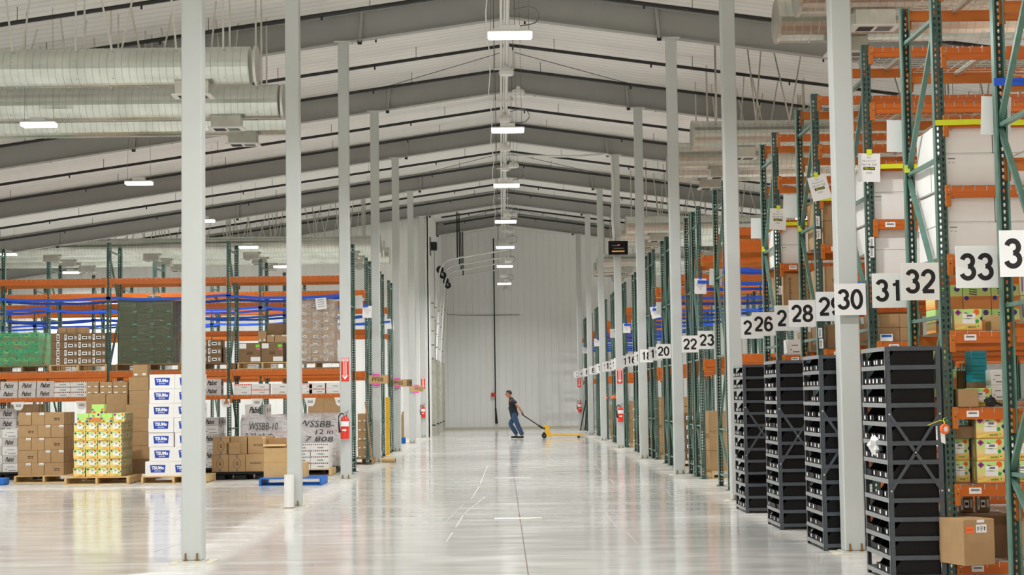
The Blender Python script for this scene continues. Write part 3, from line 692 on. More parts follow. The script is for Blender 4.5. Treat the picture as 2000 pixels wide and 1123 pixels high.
notice(762, 636, 45.955, -.12, 2, None, 'printed leaning paper on the rear end post of the fourth pallet rack run')
# ---------------------------------------------------------------- black bin shelving at the rack ends
SW, SD, SH = .45, .86, 1.91
su_post = MB().box(0, .04, 0, .003, 0, SH, 'shelf_steel').box(0, .003, 0, .04, 0, SH, 'shelf_steel')
for q in range(48): su_post.disc((.03, -.0006, .05+q*.0385), X_, Z_, .004, 'ink', 6)
su_post_me = su_post.mesh('post')
sh_me = MB().box(.003, SW-.003, .003, SD-.003, -.004, 0, 'shelf_steel').box(-.003, .003, .0, SD, -.036, 0, 'lip_steel_lit').box(SW-.003, SW, 0, SD, -.036, 0, 'shelf_steel').box(.002, SW-.002, -.002, .002, -.036, 0, 'shelf_steel').box(.002, SW-.002, SD-.002, SD+.002, -.036, 0, 'shelf_steel').mesh('shelf')  # aisle-side lip paler than the other edges, reflected light put into its colour
xb_me = MB()
for z0, z1 in ((.74, 1.36), (1.36, .74)): xb_me.bar((.02, -.006, z0), (SW-.02, -.006, z1), .003, .026, 'shelf_steel', (0, 0, 1))
for x, z in ((.02, .74), (.02, 1.36), (SW-.02, .74), (SW-.02, 1.36), (SW/2, 1.05)): xb_me.disc((x, -.009, z), X_, Z_, .008, 'zinc_white', 8)
xb_me = xb_me.mesh('cross_brace')
def bin_mesh(wd):
    m = MB(); h = .128; d = .40; t = .004; pr = [(.0, .045), (.0, 0), (d, 0), (d, h), (.09, h), (.03, .05)]
    for y0 in (0, wd-t):
        vv = [(x, y0, z) for x, z in pr]+[(x, y0+t, z) for x, z in pr]; n = len(pr)
        m.raw(vv, [tuple(range(n)), tuple(range(2*n-1, n-1, -1))]+[(i, i+n, (i+1) % n+n, (i+1) % n) for i in range(n)], 'black_plastic')
    m.box(0, d, t, wd-t, 0, t, 'black_plastic'); m.box(d-t, d, t, wd-t, 0, h, 'black_plastic'); m.box(0, t, t, wd-t, 0, .05, 'black_plastic'); m.box(-.006, .002, .1*wd, .9*wd, .046, .053, 'black_plastic')
    return m.mesh('storage_bin')
BINS = {n: bin_mesh((SD-.05)/n-.006) for n in (3, 4, 5)}
blab_me = MB().box(-.0012, 0, -.02, .02, -.016, .016, 'paper').mesh('bin_label')
SHY = [(13.1, 'nearest bin shelving', 1), (15.83, 'second bin shelving', 2), (18.3, 'third bin shelving', 3), (20.86, 'fourth bin shelving', 4)]
DESC = ['in front of sign 31', 'behind the column with sign 30', 'below sign 28', 'below sign 26']
for ui, (y, nm, u) in enumerate(SHY):
    x0 = 3.118
    o = thing('bin_shelving', 'grey steel shelving full of black bins, %s from camera, %s' % (WORD[ui], DESC[ui]), 'shelving', loc=(x0, y, 0), group='bin shelving units')
    for px, py, rz in ((0, 0, 0), (SW, 0, PI/2), (SW, SD, PI), (0, SD, -PI/2)): obj('post', su_post_me, o, (px, py, 0), rz)
    for k in range(13): obj('shelf', sh_me, o, (0, 0, SH-k*.1535))
    obj('cross_brace', xb_me, o); obj('cross_brace', xb_me, o, (SW, SD, 0), PI)
    for k in range(12):
        z = SH-(k+1)*.1535+.001; n = 5 if k < 4 else 4 if k < 9 else 3
        for j in range(n):
            if random.random() < .05: continue
            wd = (SD-.05)/n
            b = thing('storage_bin', 'black bin, %s shelf down, %s from near end, %s' % (NTH[k+1], NTH[j+1], nm), 'bin', BINS[n], (x0+.008+random.uniform(-.012, .01), y+.025+j*wd, z), group='black storage bins')
            if random.random() < .93: obj('bin_label', blab_me, b, (-.0075, wd*random.uniform(.35, .65), .028))
# crumpled white bag in a bin
m = MB(); random.seed(3)
vv = []; n1, n2 = 7, 10
for i in range(n1):
    for j in range(n2):
        a = PI*i/(n1-1); b = 2*PI*j/n2; rr = .07*(1+random.uniform(-.35, .35)); vv.append((rr*.8*math.sin(a)*math.cos(b), rr*1.3*math.sin(a)*math.sin(b), rr*math.cos(a)))
m.raw(vv, [(i*n2+j, i*n2+(j+1) % n2, (i+1)*n2+(j+1) % n2, (i+1)*n2+j) for i in range(n1-1) for j in range(n2)], 'paper')
thing('plastic_bag', 'crumpled white plastic bag hanging out of the nearest bin shelving', 'bag', m, (3.12, 13.55, 1.1))
random.seed(11)
# tape roll hanging on the rack post
x, z = P(1845, 838, 12.95)
o = thing('label_roll', 'orange and white label roll hung by a yellow strap at the rack post', 'roll', loc=(x, 12.95, z))
m = MB(); n = 20
def ring(m, r0, r1, y0, y1, mat):
    vv = [(r*math.cos(2*PI*k/n), yy, r*math.sin(2*PI*k/n)) for r in (r0, r1) for yy in (y0, y1) for k in range(n)]
    I = lambda a, b, k: (a*2+b)*n+k % n
    m.raw(vv, [f for k in range(n) for f in ((I(0, 0, k), I(0, 0, k+1), I(1, 0, k+1), I(1, 0, k)), (I(0, 1, k), I(1, 1, k), I(1, 1, k+1), I(0, 1, k+1)), (I(1, 0, k), I(1, 0, k+1), I(1, 1, k+1), I(1, 1, k)), (I(0, 0, k), I(0, 1, k), I(0, 1, k+1), I(0, 0, k+1)))], mat)
ring(m, .02, .042, -.012, .012, 'label_orange'); obj('roll_body', m, o, rz=.5)
obj('roll_core', MB().tube([(0, -.014, 0), (0, .014, 0)], .022, 'paper', 14), o, rz=.5)
obj('loose_end', MB().prism([(-.035, -.02), (.0, -.04), (.004, -.12), (-.03, -.105)], -.002, .002, 'paper'), o)
obj('strap', MB().tube([(.055, .148, .09), (.02, .1, .08), (0, 0, .01), (.01, .03, .06), (-.02, .05, .07), (-.12, .06, .03)], .003, 'yellow_tape', 5), o)
# ---------------------------------------------------------------- pallets
def pallet_meshes(mt):
    top = MB()
    for k in range(7): top.box(-.6, .6, .01+k*.165, .01+k*.165+.105, .122, .14, mt)
    bot = MB()
    for k in range(4): bot.box(-.6, .6, .01+k*.33, .01+k*.33+.09, 0, .017, mt)
    st = MB().box(-.02, .02, 0, 1.1, .017, .122, mt)
    st2 = MB().prism([(-.6, .017), (-.6, .122), (.6, .122), (.6, .017), (.45, .017), (.42, .055), (.2, .055), (.17, .017), (-.17, .017), (-.2, .055), (-.42, .055), (-.45, .017)], -.02, .02, mt)
    return top.mesh('top_boards'), bot.mesh('bottom_boards'), st.mesh('stringer'), st2.mesh('stringer')
PAL = {m: pallet_meshes(m) for m in ('wood', 'wood_dark', 'blue_paint')}
def pallet(x, y, z, label, mt='wood', rz=0.0, sx=1.0, sy=1.0):
    o = thing('pallet', label, 'pallet', loc=(x, y, z), rz=rz, group='pallets'); o.scale = (sx, sy, 1)
    obj('top_boards', PAL[mt][0], o); obj('bottom_boards', PAL[mt][1], o)
    for q in (-.58, 0, .58): obj('stringer', PAL[mt][2], o, (q, 0, 0))
    return o
def plastic_pallet(x, y, z, label, w=1.05, mt='black_plastic'):
    o = thing('plastic_pallet', label, 'pallet', loc=(x, y, z), group='pallets')
    obj('deck', MB().cbox(-w/2, w/2, 0, 1.0, .1, .145, mt, .008), o)
    for i in (-1, 0, 1):
        for j in (0, 1, 2): obj('foot', MB().cbox(i*(w/2-.14)-.12, i*(w/2-.14)+.12, j*.37+.02, j*.37+.24, 0, .1, mt, .015), o)
    return o
# ---------------------------------------------------------------- cartons
_ck = {}
def carton(kind, w, d, h):
    key = (kind, round(w, 3), round(d, 3), round(h, 3))
    if key in _ck: return _ck[key]
    m = MB(); F = -.0012
    base = {'plain': 'cardboard', 'light': 'cardboard_light', 'dark': 'cardboard_dark', 'printed': 'cardboard', 'short': 'cardboard', 'two': 'cardboard', 'snack': 'snack', 'snackside': 'snack', 'snackback': 'snack', 'tsumo': 'white_card', 'pabst': 'grey_card',
            'wonder': 'white_card', 'wondertop': 'white_card', 'wondercap': 'white_card', 'snacktop': 'snack', 'boxer': 'cardboard', 'bracket': 'cardboard', 'strip': 'cardboard_dark', 'stripside': 'cardboard_dark', 'crown': 'cardboard_dark', 'white': 'white_card', 'whiteplain': 'white_card', 'teal': 'teal_box', 'mint': 'cardboard_dark', 'wraplab': 'cardboard', 'boxervert': 'cardboard', 'whiteprint': 'white_card'}[kind]
    m.cbox(-w/2, w/2, 0, d, 0, h, base, min(.004, w*.03))
    R = lambda x, z, a, b, mt, dy=0: m.rect((x*w, F-dy, z*h), X_, Z_, a*w, b*h, mt)
    T = lambda s, x, z, a, b, mt, **k: m.text(s, (x*w, F-.0007, z*h), X_, Z_, a*w, b*h, mt, **k)
    if base.startswith('cardboard'):
        m.box(-w/2+.003, w/2-.003, d*.5-.025, d*.5+.025, h, h+.0008, 'cardboard_light'); m.rect((w/2+.0008, d/2, h*.5), Y_, Z_, .04, h*.98, 'cardboard_light' if base != 'cardboard_light' else 'cardboard')
    if kind == 'printed':
        for k, a in enumerate((.22, .17, .2, .14)): R(.13+(.1 if k % 2 else -.06), .52-.13*(k//2), a*.7, .07, 'ink_brown')
    elif kind == 'short': R(.3, .9, .36, .17, 'paper'); R(.3, .88, .26, .03, 'ink_grey', .0004)
    elif kind == 'two': R(-.28, .2, .22, .16, 'paper'); R(.28, .22, .22, .16, 'paper')
    elif kind == 'snack':
        m.face([(x*w, F, z*h) for x, z in ((-.47, .84), (-.36, .98), (-.22, .84), (-.36, .68))], 'print_magenta'); R(-.35, .84, .1, .12, 'print_purple', .0004)
        m.disc((.3*w, F, .85*h), X_, Z_, .105*w, 'print_orange'); m.disc((.455*w, F, .55*h), X_, Z_, .044*w, 'print_blue'); R(.478, .55, .04, .2, 'print_blue'); m.disc((.31*w, F, .43*h), X_, Z_, .07*w, 'print_green'); m.disc((.36*w, F, .2*h), X_, Z_, .075*w, 'print_lemon'); m.disc((.36*w, F-.0004, .2*h), X_, Z_, .03*w, 'print_green')
        m.text('ONE BAG', (.12*w, F-.001, .17*h), X_, Z_, .3*w, .1*h, 'ink', bold=.02, ang=.06); m.face([(x*w, F, z*h) for x, z in ((-.08, .07), (.3, .13), (.3, .29), (-.08, .22))], 'print_lemon'); m.face([(x*w, F, z*h) for x, z in ((-.47, .04), (-.12, .1), (-.12, .24), (-.47, .14))], 'print_lemon')
        m.face([(x*w, F, z*h) for x, z in ((-.12, .84), (.2, .76), (.2, .7), (-.12, .78))], 'ink'); R(.03, .68, .46, .22, 'paper', .0006); R(.05, .69, .2, .1, 'ink_grey', .001); R(.02, .43, .46, .22, 'paper', .0006)
        m.face([(x*w, F-.0003, z*h) for x, z in ((-.16, .6), (.2, .53), (.2, .5), (-.16, .57))], 'ink')
        m.rect((w/2+.0008, d/2, h/2), Y_, Z_, d*.99, h*.98, 'snack_side'); m.rect((-w/2-.0008, d/2, h/2), -Y_, Z_, d*.99, h*.98, 'snack_side')
        for k in range(2): m.rect((w/2+.0014, d*(.3+.4*k), h*.5), Y_, Z_, .1*d, h*.6, ('paper', 'print_lemon')[k]); m.rect((-w/2-.001, d*(.3+.4*k), h*.45), -Y_, Z_, .12*d, h*.6, ('print_lemon', 'print_purple')[k])
    elif kind == 'snackside':
        m.disc((.0, F, .78*h), X_, Z_, .16*w, 'print_purple'); m.disc((0, F-.0004, .78*h), X_, Z_, .06*w, 'print_blue'); R(0, .3, .98, .5, 'snack_orange')
    elif kind == 'snackback':
        R(0, .28, .99, .5, 'snack_orange'); m.disc((-.38*w, F-.0005, .45*h), X_, Z_, .08*w, 'print_blue'); m.disc((.3*w, F-.0005, .84*h), X_, Z_, .1*w, 'print_purple')
        for k in range(3): m.face([(x*w, F, z*h) for x, z in ((-.28, .86-.1*k), (.0, .8-.1*k), (.0, .76-.1*k), (-.28, .82-.1*k))], 'ink')
    elif kind == 'tsumo':
        m.face([(x*w, F, z*h) for x, z in ((-.31, .76), (-.1, .77), (.1, .77), (.31, .76), (.275, .24), (.1, .25), (-.1, .25), (-.275, .24))], 'logo_blue')
        T('TSUMo', 0, .57, .49, .24, 'paper', bold=.045); T('SNACKS', 0, .36, .26, .07, 'paper', bold=.03)
        m.text('TSUMo', (w/2+.0012, d/2, .57*h), Y_, Z_, .4*d, .2*h, 'logo_blue', bold=.04)
    elif kind == 'pabst':
        T('Pabst', -.02, .5, .58, .56, 'ink', bold=.03, shear=.42); R(.3, .83, .22, .025, 'ink_grey'); R(0, .16, .5, .02, 'ink_grey'); m.text('Pabst', (w/2+.0012, d/2, .5*h), Y_, Z_, .6*d, .5*h, 'ink', bold=.012, shear=.42)
    elif kind in ('wonder', 'wondertop'):
        T('WONDER', .1, .4, .32, .2, 'logo_teal', bold=.02)
        if kind == 'wondertop':
            R(0, .87, .98, .2, 'red_bright')
            for k in range(8): R(-.42+.12*k, .87, .05, .14, 'paper', .0004)
    elif kind == 'wondercap':
        T('WONDER', .05, .4, .36, .24, 'logo_teal', bold=.03)
        for k in range(9): m.disc(((-.44+.11*k)*w, F, .9*h), X_, Z_, .035*w, ('ink_brown', 'red', 'ink')[k % 3], 8)
    elif kind == 'snacktop':
        R(0, .55, .99, .9, 'snack_lime'); m.disc((-.42*w, F-.0005, .42*h), X_, Z_, .07*w, 'print_blue'); m.disc((.38*w, F-.0005, .42*h), X_, Z_, .1*w, 'print_orange'); m.disc((-.3*w, F-.0005, .12*h), X_, Z_, .12*w, 'print_orange'); R(.34, .14, .22, .2, 'print_blue', .0006); R(.05, .12, .4, .16, 'print_lemon', .0006)
    elif kind == 'boxer': T('BOXERSIX', .02, .5, .56, .11, 'ink_brown', bold=.01); m.text('BOXERSIX', (w/2+.0012, d/2, .5*h), Y_, Z_, .6*d, .1*h, 'ink_brown')
    elif kind == 'boxervert': m.text('BOXERSIX', (-.12*w, F, .5*h), -Z_, X_, .75*h, .12*w, 'ink_brown', bold=.01)
    elif kind == 'bracket':
        for sx in (-1, 1):
            pts = [(.08, .74), (.15, .7), (.2, .6), (.2, .36), (.15, .26), (.08, .22)]
            for (a, b), (c, e) in zip(pts, pts[1:]): m.bar((sx*a*w, F, b*h), (sx*c*w, F, e*h), .022*w, .0006, 'ink_brown', (0, 1, 0))
        T('G', 0, .48, .12, .22, 'ink_brown', bold=.03); R(0, .88, .1, .24, 'ink_grey'); R(0, .1, .12, .2, 'ink_grey')
    elif kind == 'strip':
        R(-.38, .5, .16, .74, 'paper'); R(-.38, .56, .05, .4, 'ink', .0004); R(-.02, .45, .42, .52, 'ink'); R(-.02, .45, .36, .42, 'paper', .0004); R(-.02, .45, .24, .16, 'ink', .0008); R(.34, .46, .17, .42, 'grey_card')
    elif kind == 'stripside': R(.05, .5, .22, .9, 'paper'); R(.05, .62, .1, .3, 'ink', .0004); R(.05, .28, .14, .2, 'ink', .0004)
    elif kind == 'crown':
        R(-.32, .84, .32, .26, 'paper'); R(.26, .16, .44, .24, 'paper'); R(.36, .84, .18, .14, 'lime'); R(.38, .68, .16, .07, 'pink')
        for k in range(5): m.disc(((-.14+.07*k)*w, F, (.55+.02*(k % 2))*h), X_, Z_, .022*w, 'ink_brown', 8)
        R(0, .44, .3, .05, 'ink_brown'); R(0, .5, .24, .02, 'ink_brown')
    elif kind == 'white': R(-.38, .84, .15, .035, 'ink_grey'); R(-.42, .72, .04, .02, 'ink_grey'); R(-.34, .72, .04, .02, 'ink_grey'); R(0, .965, .99, .004, 'ink_grey')
    elif kind == 'whiteprint': R(.05, .62, .5, .06, 'ink_grey'); R(-.25, .35, .06, .1, 'ink'); R(.15, .2, .5, .08, 'ink_grey')
    elif kind == 'mint': R(.42, .12, .24, .12, 'print_mint')
    elif kind == 'wraplab': R(-.15, .25, .36, .3, 'paper'); R(-.15, .25, .2, .14, 'ink_grey', .0004)
    elif kind == 'teal': R(0, .5, .98, .04, 'print_blue')
    _ck[key] = m.mesh('carton'); return _ck[key]
M('print_mint', (140, 225, 190), .5)
KN = {'snack': 'snack_carton', 'snackside': 'snack_carton', 'snackback': 'snack_carton', 'tsumo': 'logo_carton', 'pabst': 'script_carton', 'whiteprint': 'script_carton', 'wonder': 'drink_case', 'wondercap': 'drink_case', 'snacktop': 'snack_carton', 'wondertop': 'drink_case',
      'white': 'white_carton', 'whiteplain': 'white_carton', 'strip': 'labelled_carton', 'stripside': 'labelled_carton', 'teal': 'teal_carton', 'mint': 'dark_carton', 'wraplab': 'wrapped_carton', 'bracket': 'printed_carton', 'boxer': 'printed_carton'}
# cartons buried in a pile or wholly behind others, of which nothing shows, are left out
BURIED = set([64, 65, 66, 68, 69, 70, 72, 73, 74, 91, 92, 93, 94, 96, 97, 98, 99, 109, 132, 133, 136, 137, 140, 141, 159, 163, 186, 187, 188, 193, 217, 218, 219, 220, 221, 222, 223, 224, 225, 226, 227, 238, 239, 241, 242, 244, 245, 271, 272, 274, 275, 320, 321, 322, 323, 325, 326, 327, 328, 330, 331, 332, 333, 377, 378, 380, 381, 443, 444, 445, 447, 448, 449, 451, 452, 453, 454, 455, 456, 457, 459, 462, 464, 465, 466, 467, 468, 469, 470, 471, 472, 473, 474, 475, 476, 477, 478, 479, 480, 482, 487, 489, 490, 498, 501, 503, 516, 517, 518, 526, 542, 543, 552, 553, 556, 557, 560, 562, 563, 566, 570, 572, 573, 579, 580, 582, 583, 586, 589, 591, 592, 629, 630, 633, 634, 636, 637, 639, 640, 642, 643, 646, 648, 649, 653, 655, 656, 657, 660, 682, 683, 685, 687, 689, 692, 699, 702, 705, 734, 737, 740, 746, 748, 750, 753, 756, 759, 762, 764, 766, 769, 772, 777, 779, 782, 785])
CARTON_N = [0]
def put(kind, w, d, h, x, y, z, label, group, rz=0.0, name='carton'):
    CARTON_N[0] += 1
    if CARTON_N[0]-1 in BURIED: return None
    nm = KN.get(kind, 'cardboard_box')
    o = thing(nm, label, nm.replace('_', ' '), carton(kind, w, d, h), (x, y, z), rz, group)
    return o
def px(kind, x0, y0, x1, y1, Y, d, label, group, rz=0.0, z=None):
    """carton whose front face stands at depth Y"""
    xa, za = P(x0, y1, Y); xb, zb = P(x1, y0, Y)
    if z is None: z = za
    return put(kind, round(xb-xa-.003, 3), d, round(zb-za-.002, 3), (xa+xb)/2, Y, z, label, group, rz)
def stack(kind, w, d, h, x0, yf, z0, nx, ny, nz, adj, where, group, side=1, kinds=None, jit=.006, skip=()):
    """stacked cartons, those inside the pile that cannot show left out"""
    for k in range(nz):
        for j in range(ny):
            for i in range(nx):
                if (i, j, k) in skip: continue
                if not (j == 0 or (i == nx-1 if side > 0 else i == 0) or k == nz-1): continue
                kd = kinds(i, j, k) if kinds else kind
                lab = '%s carton, %s layer up' % (adj, NTH[k+1])
                if nx > 1: lab += ', %s across' % NTH[i+1]
                if ny > 1: lab += ', %s row' % ('front' if j == 0 else NTH[j+1])
                put(kd, w-.004, d-.004, h-.002, x0+(i+.5)*w+random.uniform(-jit, jit), yf+j*d+random.uniform(-jit, jit), z0+k*h, lab+', '+where, group)
def wrap(x0, x1, y0, y1, z0, z1, mat, label, taper=.03):
    m = MB(); n = 6; nz = 8; vv = []
    ring = []
    for a, b in (((x0, y0), (x1, y0)), ((x1, y0), (x1, y1)), ((x1, y1), (x0, y1)), ((x0, y1), (x0, y0))):
        for q in range(n): ring.append((a[0]+(b[0]-a[0])*q/n, a[1]+(b[1]-a[1])*q/n))
    cx, cy = (x0+x1)/2, (y0+y1)/2
    for k in range(nz+1):
        for i, (x, y) in enumerate(ring):
            g = 1.012+.012*random.random()+(-.0 if k < nz else -taper)
            vv.append((cx+(x-cx)*g, cy+(y-cy)*g, z0+(z1-z0)*k/nz+(random.uniform(0, .03) if k == nz else 0)))
    L = len(ring)
    m.raw(vv, [(k*L+i, k*L+(i+1) % L, (k+1)*L+(i+1) % L, (k+1)*L+i) for k in range(nz) for i in range(L)], mat)
    m.raw(vv[-L:]+[(cx, cy, z1+.012)], [(i, (i+1) % L, L) for i in range(L)], mat)
    return thing('stretch_wrap', label, 'wrap', m, group='stretch wrap on loads')
# ---- floor loads on the left -------------------------------------------------
G1 = 'cartons on the floor pallets'
# brown printed cartons
xa, _ = P(35, 920, 31.3); xb, _ = P(124.7, 920, 31.3); W = xb-xa; q = W/3.5
pallet((P(28, 943, 31.2)[0]+P(136, 943, 31.2)[0])/2+.03, 31.2, 0, 'wooden pallet under the brown printed cartons', sx=.95)
for k in range(5):
    z = .14+k*.242; A = k % 2 == 0; x = xa
    for n, t in enumerate(('short', 'short', 'printed') if A else ('printed', 'short', 'short')):
        w_ = q if t == 'short' else 1.5*q
        put(t, w_-.006, .38 if t == 'short' else q, .24, x+w_/2, 31.3+random.uniform(-.01, .01), z, '%s brown carton, %s layer up, %s across, front of brown carton pallet' % ('end-on' if t == 'short' else 'long', NTH[k+1], NTH[n+1]), G1); x += w_
    yy = 31.3+(q if A else .38)+.01
    for n in range(2):
        put('plain', 1.5*q-.006, q, .24, xb-.75*q, yy+n*(q+.012), z, 'brown carton, %s layer up, %s behind front, right side of brown pallet' % (NTH[k+1], NTH[n+1]), G1)
# snack cartons
xa, _ = P(143.5, 930, 30.42); xb, _ = P(237.5, 930, 30.42); w_ = (xb-xa)/4
pallet((xa+xb)/2+.01, 30.3, 0, 'wooden pallet under the bright snack cartons', sx=1.0)
stack('snack', w_, .222, .169, xa, 30.42, .14, 4, 4, 6, 'green and orange snack', 'snack carton pallet', G1, jit=.009)
xt = xa+.06
for i in range(4): put(('snacktop', 'snackback', 'snacktop', 'snack')[i], w_-.01, .22, .168, xt+(i+.5)*w_, 30.42, .14+6*.169, 'bright snack carton, loose top layer, %s across on the snack pallet' % NTH[i+1], G1)
for j in range(1, 3): put('snack', w_-.01, .22, .168, xt+3.5*w_, 30.42+j*.23, .14+6*.169, 'bright snack carton, loose top layer, right side, %s behind the front' % NTH[j], G1)
put('snacktop', w_, .22, .168, (P(191, 800, 30.5)[0]), 30.5, .14+7*.169, 'single green snack carton lying on top of the snack pallet', G1)
# tall brown pile behind
pallet(P(230, 930, 31.75)[0], 31.7, 0, 'wooden pallet under the tall pile of plain brown cartons', 'wood_dark', sx=1.05)
z0 = .14; X0, X1 = P(251, 800, 31.75)[0], P(290, 800, 31.75)[0]
h_ = .268; 
for k in range(7): put('plain' if k % 3 else 'dark' if k < 2 else 'plain', X1-X0-.005+(.06 if k == 4 else 0), .4, h_-.003, (X0+X1)/2+(.0, .02, -.01, .0, -.03, .01, .0)[k], 31.75, z0+k*h_, 'large plain brown carton, %s layer up, tall column beside the white cartons' % NTH[k+1], G1)
put('two', .29, .3, .235, (P(258.7, 730, 31.75)[0]+P(287, 730, 31.75)[0])/2, 31.78, z0+7*h_, 'small brown carton on the very top of the tall brown column', G1)
for n, (a, b) in enumerate(((168, 206.3), (206.8, 249))):
    Xa, Xb = P(a, 800, 31.9)[0], P(b, 800, 31.9)[0]
    for k in range(4): put('plain', Xb-Xa-.005, .4, .25, (Xa+Xb)/2, 31.9, .14+k*.255, 'plain brown carton, %s layer up, %s column behind the snack pallet' % (NTH[k+1], ('left', 'right')[n]), G1)
    zb = .14+4*.255
    zt = P(190, 769, 31.9)[1]
    put('two' if n == 0 else 'plain', Xb-Xa-.005, .4, zt-zb-.003, (Xa+Xb)/2, 31.9, zb, 'plain brown carton at the top of the %s column behind the snack pallet' % ('left', 'right')[n], G1)
for i, (a, b) in enumerate(((168.5, 193), (194.5, 219.5), (220, 249.5))):
    for k in range(2):
        Xa, Xb = P(a, 760, 31.9)[0], P(b, 760, 31.9)[0]; zb = zt+.002+k*.115
        put('two', Xb-Xa-.004, .3, .112, (Xa+Xb)/2, 31.9, zb, 'flat two-label carton, %s of top two layers, %s across, behind snack pallet' % (('lower', 'upper')[k], NTH[i+1]), G1)
# white cartons with blue shield
xa = P(290.6, 850, 30.33)[0]; w_ = .474
pallet(xa+w_+.0, 30.25, 0, 'wooden pallet under the white cartons with blue logos', sx=1.0)
stack('tsumo', w_, .36, .271, xa-.07, 30.33, .14, 2, 2, 1, 'white blue-logo', 'base of white stack', G1)
stack('tsumo', w_, .36, .271, xa, 30.33, .14+.271, 2, 2, 6, 'white blue-logo', 'upper part of white stack', G1, jit=.014)
# beer cartons right of the nearest column, under the rack
G2 = 'white script cartons under the rack'
xa = P(398, 900, 33.4)[0]
plastic_pallet(xa+.3, 33.3, 0, 'black pallet under the white script cartons beside the nearest column', .95)
stack('pabst', .33, .3, .172, P(427, 900, 33.4)[0]-.66, 33.4, .15, 2, 3, 6, 'white script', 'stack beside nearest column', G2, kinds=lambda i, j, k: 'pabst' if k % 2 else 'whiteprint')
xa = P(-12, 900, 32.9)[0]
plastic_pallet(xa+.45, 32.6, 0, 'black pallet under the white script cartons at the far left', 1.05)
stack('pabst', .31, .3, .172, P(34, 900, 32.7)[0]-.93, 32.7, .15, 3, 2, 5, 'white script', 'far left stack', G2, kinds=lambda i, j, k: 'pabst' if (k+i) % 2 else 'whiteprint')
for k in range(2): put('pabst', .33, .3, .2, P(15, 830, 33.3)[0], 33.3, 1.02+k*.205, 'white carton lying behind the far left script stack, %s of two' % ('lower', 'upper')[k], G2)
# brown bracket-logo cartons on a black pallet
xa = P(413.5, 900, 31.4)[0]; w_ = P(446, 900, 31.4)[0]-xa
plastic_pallet(xa+.55, 31.35, 0, 'black plastic pallet under the brown cartons with bracket logos', 1.1)
for i in range(3): put(('bracket', 'bracket', 'boxer')[i], w_*(1, 1.02, 1.18)[i]-.006, .36, .335, xa+w_*(.5, 1.52, 2.63)[i], 31.4, .15, 'brown printed carton, lower layer, %s across, on the black plastic pallet' % NTH[i+1], G1)
for i in range(3): put(('bracket', 'plain', 'boxer')[i], w_*(1, 1.0, 1.5)[i]-.006, .36 if i != 1 else .3, .345, xa+w_*(.52, 1.55, 2.85)[i]+.01, 31.4+(.0, .06, .08)[i], .15+.337, 'brown carton, upper layer, %s across, on the black plastic pallet' % NTH[i+1], G1)
for j in range(3): put('plain', w_*1.2, .3, .335, xa+w_*(.6+j*1.2), 31.8, .15, 'plain brown carton in the rear row on the black plastic pallet, %s across' % NTH[j+1], G1)
for k in range(2): put('plain', .255, .055, .112, xa+w_*1.28, 31.4, .15+.34+k*.114, 'small flat brown carton before the bracket cartons, %s of two' % ('lower', 'upper')[k], G1)
# blue pallet with plain cartons
pallet(P(567, 945, 28.9)[0], 28.9, 0, 'blue painted wooden pallet behind the second column', 'blue_paint', sx=.93, sy=.9)
Xa, Xb = P(515, 930, 29.0)[0], P(597, 930, 29.0)[0]
put('light', Xb-Xa, .5, .265, (Xa+Xb)/2, 29.0, .14, 'large light brown carton at the bottom on the blue pallet', G1)
put('light', Xb-Xa-.2, .5, .265, (Xa+Xb)/2-.1, 29.02, .14+.267, 'large light brown carton stacked second on the blue pallet', G1)
zb = .14+.534; xo, xw = (Xa+P(560, 900, 29)[0])/2-.0, .42
o = thing('open_carton', 'open brown carton with raised flaps on top of the blue pallet load', 'carton', loc=(xo-.02, 29.1, zb), group=G1)
m = MB(); m.box(-xw/2, xw/2, 0, .35, 0, .006, 'cardboard'); m.box(-xw/2, -xw/2+.006, 0, .35, .006, .17, 'cardboard_light'); m.box(xw/2-.006, xw/2, 0, .35, .006, .17, 'cardboard_light'); m.box(-xw/2, xw/2, .344, .35, .006, .17, 'cardboard'); m.box(-xw/2, xw/2, 0, .006, .006, .06, 'cardboard_light'); obj('body', m, o)
obj('flap', MB().bar((0, .0, .06), (0, -.09, .03), xw*.96, .005, 'cardboard_light'), o)
for sx in (-1, 1): obj('flap', MB().bar((sx*xw/2, .17, .17), (sx*(xw/2+.03), .17, .19), .34, .005, 'cardboard_light', (0, 0, 1)), o)
# white bottled-drink cases on a wooden pallet
xb = P(641.5, 900, 32.4)[0]; w_ = .36
pallet(xb-.55, 32.35, 0, 'wooden pallet under the low stack of white drink cases', sx=1.0)
stack('wondertop', w_, .27, .125, xb-3*w_, 32.4, .14, 3, 3, 4, 'white red-banded', 'low drink case stack', G1, kinds=lambda i, j, k: 'wondercap')
